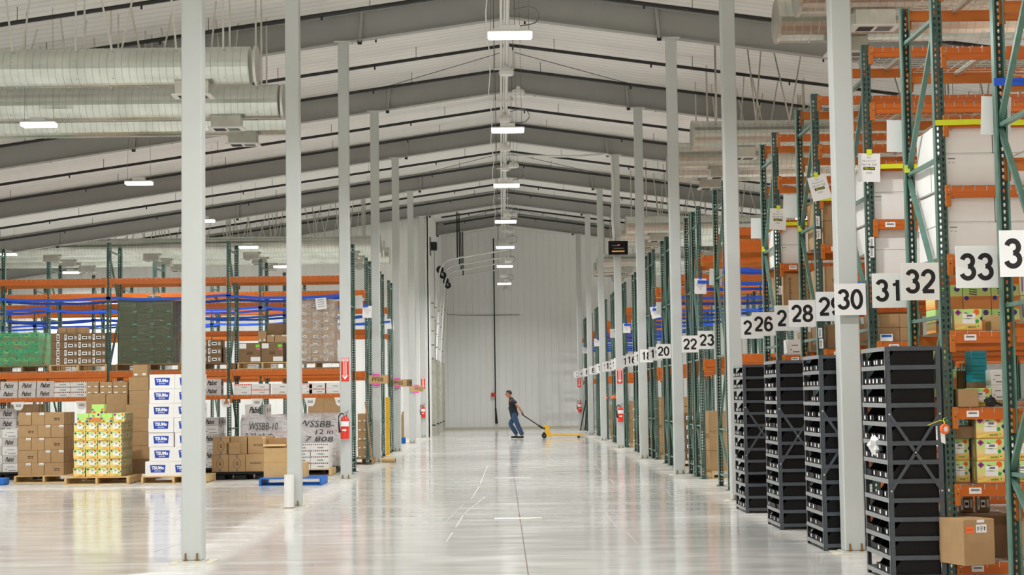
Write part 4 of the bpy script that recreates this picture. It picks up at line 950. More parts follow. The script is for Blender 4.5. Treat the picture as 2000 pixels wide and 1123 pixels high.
# milky wrapped loads with hand lettering
for n, (a, b, yt, words_) in enumerate(((470, 560, 813, (('WSSBB-10', .0, .8, .62, .15), ('7 20 wk th', -.1, .63, .6, .08))), (566, 663, 809, (('WSSBB-', .05, .81, .7, .13), ('12 in', .2, .66, .36, .09), ('7 808', .1, .52, .56, .1))))):
    Xa, Xb = P(a, 900, 33.45)[0], P(b, 900, 33.45)[0]; zt = P(a, yt, 33.45)[1]
    plastic_pallet((Xa+Xb)/2, 33.4, 0, 'black pallet under the %s milky wrapped load beneath the rack' % ('left', 'right')[n], .95)
    nz = 7; hh = (zt-.03-.15)/nz
    stack('wonder', (Xb-Xa)/3, .3, hh, Xa, 33.5, .15, 3, 1, nz, 'white', '%s milky wrapped load' % ('left', 'right')[n], 'cartons inside milky wrap', kinds=lambda i, j, k: 'wondertop' if (k % 3 == 1 and i == 2) else 'wonder')
    wr = wrap(Xa, Xb, 33.47, 33.9, .15, zt, 'wrap_milky', 'milky stretch wrap with black hand lettering, %s load under the rack' % ('left', 'right')[n], .06)
    m = MB()
    for t, cx_, cz_, wd, hh in words_:
        m.text(t, ((Xa+Xb)/2+cx_*(Xb-Xa), 33.435, .15+(zt-.15)*cz_), X_, Z_, wd*(Xb-Xa), hh, 'ink', 0, .15, 2, random.uniform(-.06, .03))
    obj('hand_lettering', m, wr)
m = MB(); m.disc((P(645, 885, 33.42)[0], 33.42, P(645, 885, 33.42)[1]), X_, Z_, .05, 'lime'); thing('round_sticker', 'round lime green sticker on the right milky wrapped load', 'sticker', m)
# ---- rack shelf with small cartons
G3 = 'small cartons on the low rack shelf'
zs = 1.642
for i in range(3):
    for k in range(2): put('pabst', .352, .3, .166, P(15+35.5*i, 760, 33.12)[0]+.02+(.01 if k else 0), 33.12, zs+k*.168, 'white script carton on the low shelf, %s row, %s from the far left' % (('lower', 'upper')[k], NTH[i+1]), G3)
for i in range(4):
    for k in range(3): put('wondercap', .355, .3, .105, P(119+34.8*i, 760, 33.14)[0]+.02, 33.14, zs+k*.107, 'white drink case on the low shelf, %s layer up, %s right of the script cartons' % (NTH[k+1], NTH[i+1]), G3)
for k in range(2): put('pabst', .352, .3, .166, P(415, 760, 33.12)[0], 33.12, zs+k*.168, 'white script carton on the low shelf beside the nearest column, %s row' % ('lower', 'upper')[k], G3)
for i, cx_ in enumerate((473.3, 508.3, 548, 600, 620.5, 651.5)):
    for k in range(2): put('wondertop' if (i + k) % 3 == 1 else 'wonder', .355 if i != 3 else .21, .3, .108, P(cx_, 760, 33.13)[0], 33.13, zs+k*.11, 'white drink case on the low shelf past the column, %s layer, %s across' % (('lower', 'upper')[k], NTH[i+1]), G3)
# ---- pallets on the rack beam
zr = 2.162
def rpal(a, b, label, mt='wood', Y=33.1):
    Xa, Xb = P(a, 700, Y)[0], P(b, 700, Y)[0]; pallet((Xa+Xb)/2, Y-.03, zr, label, mt, sx=(Xb-Xa)/1.2); return Xa, Xb
G4 = 'cartons on the rack pallets'
zp = zr+.141
Xa, Xb = rpal(-10, 97, 'wooden rack pallet under the green wrapped cartons', 'wood_dark'); w_ = .2
stack('snackback', w_, .22, .163, P(75, 680, 33.13)[0]-5*w_, 33.13, zp, 5, 4, 4, 'small', 'green wrapped load', G4, kinds=lambda i, j, k: 'snackback')
wrap(P(75, 680, 33.13)[0]-5*w_, P(76, 680, 33.13)[0], 33.12, 34.02, zr+.1, zp+4*.163+.01, 'wrap_green', 'shiny green stretch wrap around the cartons at the far left', .04)
Xa, Xb = rpal(97, 209, 'wooden rack pallet under the dark labelled cartons beside the green wrap')
w_ = P(182, 680, 33.13)[0]-P(154.5, 680, 33.13)[0]
for k in range(4):
    put('stripside', .27, .4, .158, P(112, 680, 33.13)[0], 33.13, zp+k*.161, 'dark carton with end labels, %s layer up, left end of labelled stack' % NTH[k+1], G4)
    for i in range(3):
        put('strip', w_-.004, .4, .158, P(138.3, 680, 33.13)[0]+i*w_, 33.13, zp+k*.161, 'dark boxed-label carton, %s layer up, %s across, stack beside green wrap' % (NTH[k+1], NTH[i+1]), G4)
for i, (a, b) in enumerate(((113.5, 129), (130, 146.5), (153, 168))): put('plain', P(b, 650, 33.2)[0]-P(a, 650, 33.2)[0], .3, .125, (P(b, 650, 33.2)[0]+P(a, 650, 33.2)[0])/2, 33.2, zp+4*.161, 'small brown carton loose on top of the labelled stack, %s across' % NTH[i+1], G4)
Xa, Xb = rpal(226, 352, 'wooden rack pallet under the tall dark green wrapped load', 'wood_dark')
xa = P(232.5, 680, 33.13)[0]; w_ = P(266, 680, 33.13)[0]-xa
stack('mint', w_, .33, .26, xa, 33.13, zp, 3, 3, 5, 'dark', 'dark wrapped load', G4)
wrap(xa, xa+3*w_+.05, 33.12, 34.12, zr+.12, zp+5*.26+.01, 'wrap_dark', 'dark green stretch wrap around the tall load left of the nearest column', .02)
o = thing('straw_bundle', 'small straw coloured bundle on top of the dark green wrapped load', 'bundle', MB().cbox(-.13, .13, -.1, .1, 0, .1, 'straw', .03), ((P(301, 585, 33.4)[0]), 33.4, zp+5*.26+.03))
obj('band', MB().box(-.02, .02, -.104, .104, -.003, .104, 'paper'), o)
Xa, Xb = rpal(352, 446, 'wooden rack pallet under the labelled cartons right of the nearest column', 'wood_dark')
for k in range(3):
    for i in range(2): put('strip', .285, .4, .158, P(419, 680, 33.13)[0]-i*.29, 33.13, zp+k*.161, 'dark boxed-label carton, %s layer up, %s column right of the nearest column' % (NTH[k+1], ('right', 'left')[i]), G4)
    if k < 2: put('stripside', .12, .3, .158, P(441, 680, 33.13)[0], 33.18, zp+k*.161, 'narrow dark carton at the end of the labelled stack, %s layer' % ('lower', 'upper')[k], G4)
Xa, Xb = rpal(464, 562, 'wooden rack pallet under the brown cartons with crown prints')
px('crown', 466.5, 671.5, 509.3, 710, 33.13, .5, 'brown crown-print carton with a lime sticker, left of two', G4, z=zp)
px('crown', 510.3, 671.5, 553, 710, 33.13, .5, 'brown crown-print carton with a lime sticker, right of two', G4, z=zp)
zt = zp+(P(480, 671.5, 33.13)[1]-P(480, 710, 33.13)[1])
px('two', 504, 649, 520, 671, 33.16, .3, 'narrow brown carton standing on the crown-print cartons', G4, z=zt)
px('short', 521, 656, 536, 671, 33.14, .2, 'small labelled brown carton on the crown-print cartons, left of two', G4, z=zt)
px('short', 536.7, 656, 560, 671, 33.14, .2, 'small labelled brown carton on the crown-print cartons, right of two', G4, z=zt)
px('dark', 522, 634, 562, 656, 33.3, .35, 'wide brown carton at the very top above the crown-print cartons', G4, z=zt+.165)
Xa, Xb = rpal(568, 666, 'wooden rack pallet under the clear wrapped brown load', 'wood_dark')
w_ = .222; xb = P(650.5, 660, 33.13)[0]
stack('wraplab', w_, .3, .158, xb-4*w_, 33.13, zp, 4, 3, 8, 'brown labelled', 'clear wrapped load', G4)
wrap(xb-4*w_, xb+.02, 33.12, 34.05, zr+.1, zp+8*.158+.01, 'wrap_clear', 'crinkled clear stretch wrap around the tall brown load beside the third column', .03)
o = thing('paper_notice', 'white tilted paper sheet taped on the clear wrapped brown load', 'notice', MB().box(-.11, .11, -.001, .001, -.13, .13, 'paper'), (P(627, 592, 33.05)[0], 33.05, P(627, 592, 33.05)[1])); o.rotation_euler = (0, -.1, 0)
q = MB()
for k in range(4): q.rect((0, -.0016, .07-k*.045), X_, Z_, .13, .012, 'ink_grey')
obj('printing', q, o)
# pallet tags hanging from the low beam
for n, (a, y_) in enumerate(((34, 781), (158, 780), (441, 780), (501, 781), (605, 780), (664, 779))):
    x, z = P(a, y_, 33.0)
    m = MB(); m.prism([(-.12, 0), (.12, 0), (.085, -.13), (.05, -.17), (-.05, -.17), (-.085, -.13)], -.002, .002, 'white_card')
    o = thing('pallet_tag', 'white barcode tag hanging from the low orange beam, %s from the far left' % NTH[n+1], 'tag', m, (x, 33.07, 1.56), group='barcode tags on the low beam')
    q = MB()
    for k in range(9): q.rect((-.05+.0125*k, -.0025, -.08), X_, Z_, .004+.004*(k % 2), .055, 'ink')
    obj('barcode', q, o)
# loads behind, deeper in the racks
G5 = 'cartons deeper in the pallet racks'
for n, (Y, a, b, yt, kd, rows_) in enumerate(((37.6, 20, 75, 790, 'dark', 4), (37.6, 300, 352, 800, 'white', 4), (37.6, 478, 520, 790, 'pabst', 5), (37.6, 602, 664, 775, 'plain', 4), (37.6, 698, 716, 808, 'two', 5))):
    Xa, Xb = P(a, 800, Y)[0], P(b, 800, Y)[0]; zt = P(a, yt, Y)[1]; nn = max(1, round((Xb-Xa)/.4)); hh = (zt-.14)/rows_
    pallet((Xa+Xb)/2, Y-.05, 0, 'wooden pallet on the floor in the second rack run, %s from the far left' % NTH[n+1], 'wood_dark', sx=max(.4, (Xb-Xa)/1.2))
    stack(kd, (Xb-Xa)/nn, .4, hh, Xa, Y, .14, nn, 2, rows_, {'plain': 'brown', 'two': 'labelled brown', 'dark': 'dark brown', 'white': 'white', 'pabst': 'white script'}[kd], '%s floor load second rack run' % NTH[n+1], G5)
for n, (Y, a, b, zz) in enumerate(((41.7, 110, 200, 2.16), (41.7, 240, 330, 2.16), (41.7, 470, 540, 2.16))):
    Xa, Xb = P(a, 700, Y)[0], P(b, 700, Y)[0]; nn = round((Xb-Xa)/.42)
    stack('whiteprint', (Xb-Xa)/nn, .4, .2, Xa, Y, zz+.005, nn, 1, 3, 'pale', '%s load third rack run' % NTH[n+1], G5)
# odds and ends beside the left columns
o = thing('paper_tube', 'white protective tube standing against the foot of the second column', 'tube', loc=(COLX['L']-.06, Y1+BAY-.09, 0))
m = MB(); m.tube([(0, 0, .005), (0, 0, .47)], .07, 'white_card', 18); obj('tube_wall', m, o); obj('foot_ring', MB().tube([(0, 0, .0), (0, 0, .012)], .074, 'cardboard_dark', 18), o)
m = MB(); m.bar((P(713, 785, 37.3)[0], 37.38, P(712, 785, 37.3)[1]), (P(728, 880, 37.0)[0], 36.9, .02), .035, .02, 'wood_dark', (0, 1, 0)); thing('wood_plank', 'dark wooden plank leaning by the second rack run end', 'plank', m)
x, _ = P(757, 800, 43.5)
o = thing('yellow_post', 'yellow upright guard post between the far pallet rack runs', 'post', MB().cbox(-.05, .05, -.05, .05, .01, 1.55, 'yellow_paint', .01), (x, 43.5, 0)); obj('base_plate', MB().box(-.09, .09, -.09, .09, 0, .01, 'yellow_paint'), o)
m = MB(); m.tube([(-.17, 0, .06), (.17, 0, .06)], .055, 'wood', 12); o = thing('cardboard_roll', 'short cardboard roll lying on the floor by the fourth column', 'roll', m, (P(759, 901, 38.6)[0], 38.5, 0)); obj('roll_end', MB().tube([(.165, 0, .06), (.178, 0, .06)], .05, 'black_plastic', 12), o)
o = thing('broom', 'broom with cardboard wrapped handle standing by the fifth column', 'broom', loc=(P(786.5, 860, 54)[0], 54, 0)); obj('handle', MB().tube([(0, 0, .2), (0, 0, .95)], .045, 'cardboard', 8), o); obj('handle_tip', MB().tube([(0, 0, .95), (.03, 0, 1.06)], .03, 'cardboard', 8), o); obj('brush', MB().cbox(-.06, .1, -.06, .06, 0, .2, 'blue_paint', .02), o)
m = MB(); m.cbox(-.55, .06, 0, .4, 0, .13, 'blue_paint', .02); thing('blue_pallet_corner', 'corner of a blue pallet at the far left edge of the floor', 'pallet', m, (P(0, 940, 30.5)[0], 30.5, 0))
# cardboard end-of-row signs
for n, (a, y_, Y, t, tilt, dark) in enumerate(((736, 741, Y1+3*BAY-.03, 'PF08', .02, 0), (776.5, 748, Y1+4*BAY-.03, 'PF05', .02, 0), (781, 748, Y1+4*BAY+.26, '9', 0, 1), (814, 759.5, Y1+5*BAY-.03, 'PF02', .03, 0))):
    x, z = P(a, y_, Y); wd = (.52, .52, .7, .45)[n]; hh = .2
    m = MB(); m.cbox(-wd/2, wd/2, -.003, .003, -hh/2, hh/2, 'cardboard_dark' if dark else 'cardboard_light', .001)
    o = thing('cardboard_sign', ['hand lettered cardboard sign reading PF08 on the fourth column', 'hand lettered cardboard sign reading PF05 on the fifth column', 'dark cardboard sign behind the PF05 sign', 'hand lettered cardboard sign reading PF02 on the sixth column'][n], 'sign', m, (x, Y, z), group='cardboard row signs'); o.rotation_euler = (0, tilt, 0)
    obj('lettering', MB().text(t, (.02 if n < 3 else .06, -.0045, 0), X_, Z_, .27 if len(t) > 1 else .07, .1, 'ink', 0, .12) if n != 2 else MB().text(t, (.3, -.0045, 0), X_, Z_, .07, .09, 'ink'), o)
    if not dark:
        for zz in (.11, -.11): obj('tape_piece', MB().box(-.09, .07, -.006, -.003, zz-.03, zz+.025, 'pink'), o)
# ---------------------------------------------------------------- fire extinguishers and arrow signs
def extinguisher(x, y, z, n, where):
    o = thing('fire_extinguisher', 'red fire extinguisher hanging on the %s' % where, 'fire extinguisher', loc=(x, y, z), group='fire extinguishers')
    obj('cylinder', MB().lathe([(.06, 0), (.078, .012), (.08, .04), (.08, .34), (.068, .39), (.03, .42), (.022, .44)], 'red', 18), o, smooth=True)
    m = MB()
    for k in range(10):
        a0, a1 = PI+.35+k*.245, PI+.35+(k+1)*.245
        for mt, z0, z1 in (('paper', .235, .335),): m.face([(.0815*math.cos(a0), .0815*math.sin(a0), z0), (.0815*math.cos(a1), .0815*math.sin(a1), z0), (.0815*math.cos(a1), .0815*math.sin(a1), z1), (.0815*math.cos(a0), .0815*math.sin(a0), z1)], mt)
    m.face([(-.045, -.084, .15), (0.005, -.084, .15), (.005, -.084, .135), (.045, -.084, .165), (.005, -.084, .195), (.005, -.084, .18), (-.045, -.084, .18)], 'paper'); obj('label', m, o)
    obj('sleeve', MB().lathe([(.083, .0), (.083, .215)], 'red_bright', 18), o)
    obj('valve', MB().lathe([(.024, .44), (.024, .48), (.012, .49)], 'galvanized', 10).bar((.0, 0, .47), (.07, 0, .5), .02, .012, 'grey_steel').bar((0, 0, .49), (.075, 0, .53), .02, .012, 'grey_steel'), o)
    obj('hose', MB().tube([(-.02, 0, .47), (-.07, -.02, .48), (-.11, -.03, .43), (-.115, -.03, .3), (-.1, -.03, .15), (-.095, -.03, .12)], [.013, .013, .013, .013, .018, .024], 'rubber', 8), o)
    obj('hanger', MB().box(-.03, .03, .08, .1, .3, .46, 'grey_steel'), o)
def arrow_sign(x, y, z, where):
    m = MB(); m.box(-.075, .075, -.0015, .0015, -.22, .22, 'red_bright')
    o = thing('arrow_sign', 'red down-arrow sign above the extinguisher, %s' % where, 'sign', m, (x, y, z), group='extinguisher arrow signs')
    q = MB(); q.face([(a, -.0025, b) for a, b in ((-.028, .15), (.028, .15), (.028, -.11), (.058, -.11), (0, -.19), (-.058, -.11), (-.028, -.11))], 'paper'); q.rect((0, -.0023, .185), X_, Z_, .13, .05, 'paper'); q.text('FIRE', (0, -.003, .185), X_, Z_, .09, .03, 'red_bright', .02)
    q.face([(a, -.003, b) for a, b in ((-.012, .15), (.012, .15), (.012, -.12), (0, -.15), (-.012, -.12))], 'red_bright'); obj('arrow', q, o)
for s, k, xx, za, zb in (('L', 2, 0, P(675, 857, 30.7)[1], P(675, 722, 30.8)[1]), ('L', 6, 0, P(826, 816, 61.2)[1], P(826, 748, 61.2)[1]), ('R', 4, 0, P(1210, 824, 46.)[1], P(1210, 734, 46)[1]), ('R', 7, -.06, P(1136, 805, 68.8)[1], P(1133, 746, 68.8)[1])):
    wh = '%s column on the %s side' % (WORD[k], 'dock-door' if s == 'L' else 'numbered-aisle')
    extinguisher(COLX[s]+xx, Y1+BAY*k-.1, za, k, wh); arrow_sign(COLX[s]+xx, Y1+BAY*k-.004, zb, wh)
# ---------------------------------------------------------------- goods in the near numbered racks
G6 = 'white cartons in the hand-pick racks'
def lv(k): return NLV[k]+.011
x0 = RXA+.047
n = 0
for (yf, kk, nx, wd, hh, word) in ((13.16, 4, 3, .405, .272, 'sign 32'), (13.16, 5, 3, .405, .272, 'sign 32'), (15.72, 4, 3, .41, .272, 'sign 30'), (15.72, 5, 3, .41, .272, 'sign 30'), (21.0, 5, 3, .41, .25, 'sign 26'), ):
    stack('white', wd, .45, hh, x0, yf, lv(kk), nx, 2, 2, 'white', '%s shelf up at %s' % (NTH[kk+1], word), G6, side=-1, kinds=(lambda i, j, k: 'whiteplain') if (kk == 4 and word == 'sign 30') else None)
G7 = 'snack cartons in the hand-pick racks'
# sign 32 rack: snack cartons
stack('snack', .232, .23, .18, x0+.17, 13.14, lv(1), 3, 1, 3, 'green and orange snack', 'second shelf up at sign 32', G7, side=-1, jit=.012)
for k in range(2): put('snack', .17, .22, .18, x0+.07, 13.26, lv(1)+k*.181, 'snack carton turned sideways on the second shelf, %s of two, sign 32 rack' % ('lower', 'upper')[k], G7)
put('dark', .2, .3, .1, x0+.11, 13.2, lv(1)+.363, 'flat dark carton on the turned snack cartons at sign 32', G7)
put('plain', .165, .2, .145, x0+.115, 13.1, lv(2), 'small brown labelled carton on the third shelf at sign 32', G7)
put('snack', .225, .22, .15, x0+.26, 13.32, lv(2), 'snack carton beside the small brown carton on the third shelf, sign 32', G7)
put('snackside', .2, .22, .16, x0+.11, 13.75, lv(2)+.155, 'snack carton at the back of the third shelf, sign 32, lower', G7)
put('snackside', .2, .22, .16, x0+.06, 13.75, lv(2)+.316, 'snack carton at the back of the third shelf, sign 32, upper', G7)
put('snackback', .2, .22, .154, x0+.11, 13.75, lv(2), 'snack carton at the back of the third shelf, sign 32, bottom', G7)
put('dark', .2, .3, .3, x0+.33, 13.8, lv(2), 'dark brown carton at the back of the third shelf, sign 32', G7)
for k in range(4): put('teal', .13, .2, .066, x0+.36, 13.6, lv(2)+.2+k*.067, 'flat teal carton, %s of the four stacked at the back, sign 32' % NTH[k+1], G7)
put('mint', .14, .2, .2, x0+.36, 13.6, lv(2), 'dark carton below the stacked teal cartons, sign 32', G7)
for k in range(2): put('whiteprint', .1, .2, .125, x0+.46, 13.45, lv(2)+.05+k*.127, 'small white carton beside the teal cartons, %s of two' % ('lower', 'upper')[k], G7)
put('plain', .12, .2, .05, x0+.46, 13.45, lv(2), 'flat brown carton below the small white cartons, sign 32', G7)
put('snack', .232, .23, .178, x0+.145, 13.14, lv(3), 'bright snack carton at the front of the fourth shelf, sign 32', G7)
put('light', .1, .16, .125, x0+.4, 13.2, lv(3), 'small light brown carton on the fourth shelf, sign 32', G7)
for i in range(3):
    for k in range(2): put('snackback', .235, .3, .2, x0+.12+i*.24, 13.6, lv(3)+k*.202, 'shaded snack carton, back of fourth shelf, %s layer, %s across, sign 32' % (('lower', 'upper')[k], NTH[i+1]), G7)
# big carton jutting out below
o = put('plain', .29, .33, .36, 3.757, 12.827, lv(0), 'big brown carton with orange and arrow labels jutting from the bottom shelf', 'brown cartons in the hand-pick racks', .33)
obj('orange_label', MB().rect((-.085, -.003, .28), X_, Z_, .075, .055, 'label_orange').text('FRAGILE', (-.085, -.0035, .28), X_, Z_, .05, .012, 'red', .01), o)
m = MB(); m.rect((.02, -.003, .287), X_, Z_, .098, .065, 'paper'); m.text('THIS', (.02, -.0035, .3), X_, Z_, .03, .012, 'ink', .02); m.text('SIDE', (.02, -.0035, .286), X_, Z_, .03, .012, 'ink', .02); m.text('UP', (.02, -.0035, .272), X_, Z_, .018, .012, 'ink', .02)
for sx in (-1, 1): m.face([(.02+sx*.03+a, -.0035, .287+b) for a, b in ((-.004, -.015), (.004, -.015), (.004, .005), (.009, .005), (0, .017), (-.009, .005), (-.004, .005))], 'ink')
obj('arrow_label', m, o); obj('white_label', MB().rect((.015, -.003, .345), X_, Z_, .07, .022, 'paper'), o)
put('dark', .35, .4, .34, 4.05, 13.45, lv(0), 'dark brown carton behind the big jutting carton, bottom shelf', 'brown cartons in the hand-pick racks')
put('two', .14, .3, .34, 4.24, 13.2, lv(0), 'narrow brown carton right of the big jutting carton, bottom shelf', 'brown cartons in the hand-pick racks')
for k in range(2): put('strip', .11, .06, .16, x0+.26+.14*k, 13.75, lv(0)+.345, 'grey labelled packet on the bottom shelf above the cartons, %s of two' % ('left', 'right')[k], 'brown cartons in the hand-pick racks')
o = thing('work_glove', 'black work glove lying on the third shelf at sign 32', 'glove', loc=(x0+.3, 13.1, lv(2)))
vv = MB(); vv.lathe([(.02, 0), (.04, .02), (.045, .04), (.03, .07), (.008, .08)], 'rubber', 10); 
for q in range(4): vv.tube([(.01, .0, .03), (.05, -.02+.016*q, .025), (.085, -.03+.02*q, .012)], [.012, .011, .008], 'rubber', 6)
obj('palm', vv, o); obj('cuff', MB().tube([(-.02, 0, .04), (-.05, .01, .03)], .03, 'rubber', 10), o)
# sign 30 rack
G8 = 'brown cartons in the hand-pick racks'
stack('plain', .2, .2, .135, x0+.03, 15.75, lv(3), 2, 1, 2, 'small brown', 'fourth shelf up at sign 30', G8, side=-1)
put('dark', .5, .4, .3, x0+.3, 16.1, lv(3), 'dark brown carton behind the small cartons, fourth shelf, sign 30', G8)
x, z = P(1734.5, 662, 15.6)
m = MB(); m.box(-.06, .06, -.001, .001, 0, .07, 'paper'); m.rect((0, -.0015, .05), X_, Z_, .1, .025, 'print_lightblue' if 'print_lightblue' in MATS else 'blue_paint'); thing('shelf_card', 'small white and blue card standing on the shelf edge below sign 31', 'card', m, (x, 15.66, lv(3)))
# sign 28 rack
for k, (kk, kd, hh, nn) in enumerate(((5, 'plain', .27, 2), (4, 'boxer', .32, 1), (3, 'dark', .28, 1))):
    stack(kd, .36, .45, hh, x0+.02, 18.32, lv(kk), 3, 2, nn, 'brown', '%s shelf up at sign 28' % NTH[kk+1], G8, side=-1)
# sign 26 rack
stack('boxervert', .24, .45, .44, x0+.03, 21.02, lv(4), 4, 2, 1, 'tall brown', 'fifth shelf up at sign 26', G8, side=-1)
put('whiteprint', .17, .3, .2, x0+.15, 21.02, lv(3), 'white printed carton on the fourth shelf at sign 26', G6)
put('plain', .3, .3, .3, x0+.42, 21.1, lv(3), 'brown carton on the fourth shelf at sign 26', G8)
put('teal', .13, .05, .09, x0+.15, 20.95, lv(4)-.115, 'small pale green card under the fifth shelf at sign 26', G8)
# sign 34 rack, seen through its end frame
stack('snack', .232, .23, .18, x0+.02, 11.2, lv(3), 3, 1, 2, 'green and orange snack', 'fourth shelf up at sign 34', G7, side=-1)
stack('snack', .232, .23, .18, x0+.02, 11.2, lv(2), 3, 1, 1, 'green and orange snack', 'third shelf up at sign 34', G7, side=-1)
stack('snack', .232, .23, .18, x0+.02, 11.2, lv(1), 3, 1, 3, 'green and orange snack', 'second shelf up at sign 34', G7, side=-1)
stack('plain', .3, .3, .3, x0+.02, 11.15, lv(0), 2, 1, 1, 'brown', 'bottom shelf at sign 34', G8, side=-1)
# location labels on posts
for n, (a, y_, Y, c) in enumerate(((1597, 432, 18.24, 2), (1599, 457, 18.24, 1), (1703, 474, 15.65, 1), (1703, 492, 15.65, 1), (1524, 567, 20.94, 2), (1602, 650, 18.24, 2), (1604, 671, 18.24, 1))):
    x, z = P(a, y_, Y)
    thing('location_label', 'white barcode strip on a green rack post, %s of the posts labels' % NTH[n+1], 'label', uplabel_me, (x, Y-.004, z), group='barcode strips on rack posts')
# loads in the farther numbered racks
G9 = 'cartons in the farther numbered racks'
for n, (Y, zz, nx, nz, kd, wd, hh, pal) in enumerate(((27.2-1.3, 0, 2, 2, 'plain', .55, .5, 1), (29.3, 0, 2, 3, 'plain', .5, .36, 1), (34.1, 0, 2, 5, 'strip', .45, .2, 1), (38.1, 0, 2, 6, 'plain', .45, .22, 1), (42.4, 0, 2, 5, 'two', .42, .24, 1), (51.1, 0, 2, 5, 'short', .42, .22, 1), (55.5, 0, 2, 4, 'plain', .42, .26, 1), (46.9, 0, 2, 4, 'two', .42, .3, 1))):
    pallet(RXA+.75, Y-.05, 0, 'wooden pallet on the floor in the numbered racks, %s from the camera' % NTH[n+1], 'wood')
    stack(kd, wd, .4, hh, RXA+.12, Y, .14, nx, 2, nz, 'brown', '%s load of the far numbered racks' % NTH[n+1], G9, side=-1)
wrap(RXA+.12, RXA+1.22, 25.89, 26.7, .14, .75, 'wrap_clear', 'clear wrap around the lower cartons behind sign 24', .02)
o = None
for n, (y, a) in enumerate(((54.9, .0), (50.2, .0))):
    yp = (55.4, 51.0)[n]
    o = thing('orange_roll', 'orange tape roll hung on a far rack post, %s of two' % ('farther', 'nearer')[n], 'roll', loc=(RXA-.1, yp-.06, 1.42+n*.03))
    obj('roll_body', MB().tube([(-.08, 0, 0), (.08, .0, 0)], .05, 'label_orange', 12), o, rz=.6); obj('strap', MB().bar((-.02, 0, .04), (.1, .062, .12), .02, .004, 'yellow_tape'), o)
for n in range(2):
    m = MB(); m.bar((3.3+.18*n, 68.4-.1*n, .03), (3.56+.1*n, 68.55, 1.3), .05, .05, 'black_steel', (0, 1, 0)); thing('steel_bar', 'black steel bar leaning at the last column, %s of two' % ('outer', 'inner')[n], 'bar', m, group='leaning steel bars')

# ---------------------------------------------------------------- person pulling the pallet jack
MY = 58.0
def skin_obj(name, verts, edges, radii, mat, parent=None, root=0, sub=2, label=None):
    me = bpy.data.meshes.new(name); me.from_pydata(verts, edges, [])
    import bmesh
    bm = bmesh.new(); bm.from_mesh(me); ly = bm.verts.layers.skin.verify(); bm.verts.ensure_lookup_table()
    for i, v in enumerate(bm.verts):
        r = radii[i]; v[ly].radius = r if isinstance(r, tuple) else (r, r); v[ly].use_root = (i == root)
    bm.to_mesh(me); bm.free(); me.materials.append(MATS[mat])
    o = bpy.data.objects.new(name, me); C.objects.link(o)
    k = o.modifiers.new('skin', 'SKIN'); k.use_smooth_shade = True; k.branch_smoothing = .3
    s = o.modifiers.new('subdivision', 'SUBSURF'); s.levels = sub; s.render_levels = sub
    if parent: o.parent = parent
    return o
bx, _ = P(1010, 857, MY)
def W(x, y, dy=0.0):
    X, Z = P(x, y, MY); return (X-bx, dy, Z)
man = thing('person', 'man in dark shirt and jeans walking, pulling a yellow pallet jack behind', 'person', loc=(bx, MY, 0), kind='thing')
pel, wst, chs, nk = W(1004.5, 812, 0), W(1002.5, 802, 0), W(998.8, 786, 0), W(996.3, 776, 0)
hd0, hd1 = W(994.6, 773, 0), W(993.3, 768.6, 0)
sl, sr = W(1000, 780.5, -.15), W(998.5, 780.5, .15)
el, wl, hl = W(1013, 795.5, -.25), W(1020.6, 807.5, -.2), W(1022.6, 811.2, -.18)
er, wr, hr = W(1003, 797, .27), W(1010, 806, .2), W(1013, 808, .16)
hpL, hpR = W(1005, 815, -.09), W(1005, 815, .09)
knL, anL, toL = W(1012, 832, -.1), W(1020.5, 850, -.1), W(1013, 855.2, -.11)
knR, anR, toR = W(996, 828, .1), W(1010, 849, .1), W(1004.5, 853.2, .11)
V = [pel, wst, chs, nk, hd0, hd1, sl, el, wl, hl, sr, er, wr, hr, hpL, knL, anL, toL, hpR, knR, anR, toR]
E_ = [(0, 1), (1, 2), (2, 3), (3, 4), (4, 5), (2, 6), (6, 7), (7, 8), (8, 9), (2, 10), (10, 11), (11, 12), (12, 13), (0, 14), (14, 15), (15, 16), (16, 17), (0, 18), (18, 19), (19, 20), (20, 21)]
Rr = [(.11, .13), (.1, .12), (.1, .12), .05, (.05, .05), (.05, .05), .052, .044, .034, (.04, .022), .052, .044, .034, (.04, .022), .085, .06, .045, .02, .085, .06, .045, .02]
V2, E2, R2 = list(V), list(E_), list(Rr)
for hand, wv in ((9, 8), (13, 12)):         # four fingers and a thumb closing round the grip
    h = Vector(V[hand]); d = (h-Vector(V[wv])).normalized(); sd = Vector((0, 1, 0)); cv = d.cross(sd).normalized()
    for q in range(4):
        a = h+d*.03+sd*(-.03+.02*q); ln = (.03, .036, .034, .026)[q]
        b = a+d*ln*.7+cv*.006; c_ = b+d*ln*.2-cv*ln*.7
        i0 = len(V2); V2 += [tuple(a), tuple(b), tuple(c_)]; E2 += [(hand, i0), (i0, i0+1), (i0+1, i0+2)]; R2 += [.0095, .0085, .0075]
    a = Vector(V[wv]).lerp(h, .6)-sd*.035; b = a+d*.03-sd*.012-cv*.015
    i0 = len(V2); V2 += [tuple(a), tuple(b)]; E2 += [(wv, i0), (i0, i0+1)]; R2 += [.011, .009]
body = skin_obj('body', V2, E2, R2, 'skin', man)
bpy.context.view_layer.update()
em = bpy.data.meshes.new_from_object(body.evaluated_get(bpy.context.evaluated_depsgraph_get())); bb = MB(); bb.raw([tuple(v.co) for v in em.vertices], [tuple(p.vertices) for p in em.polygons], 'skin')
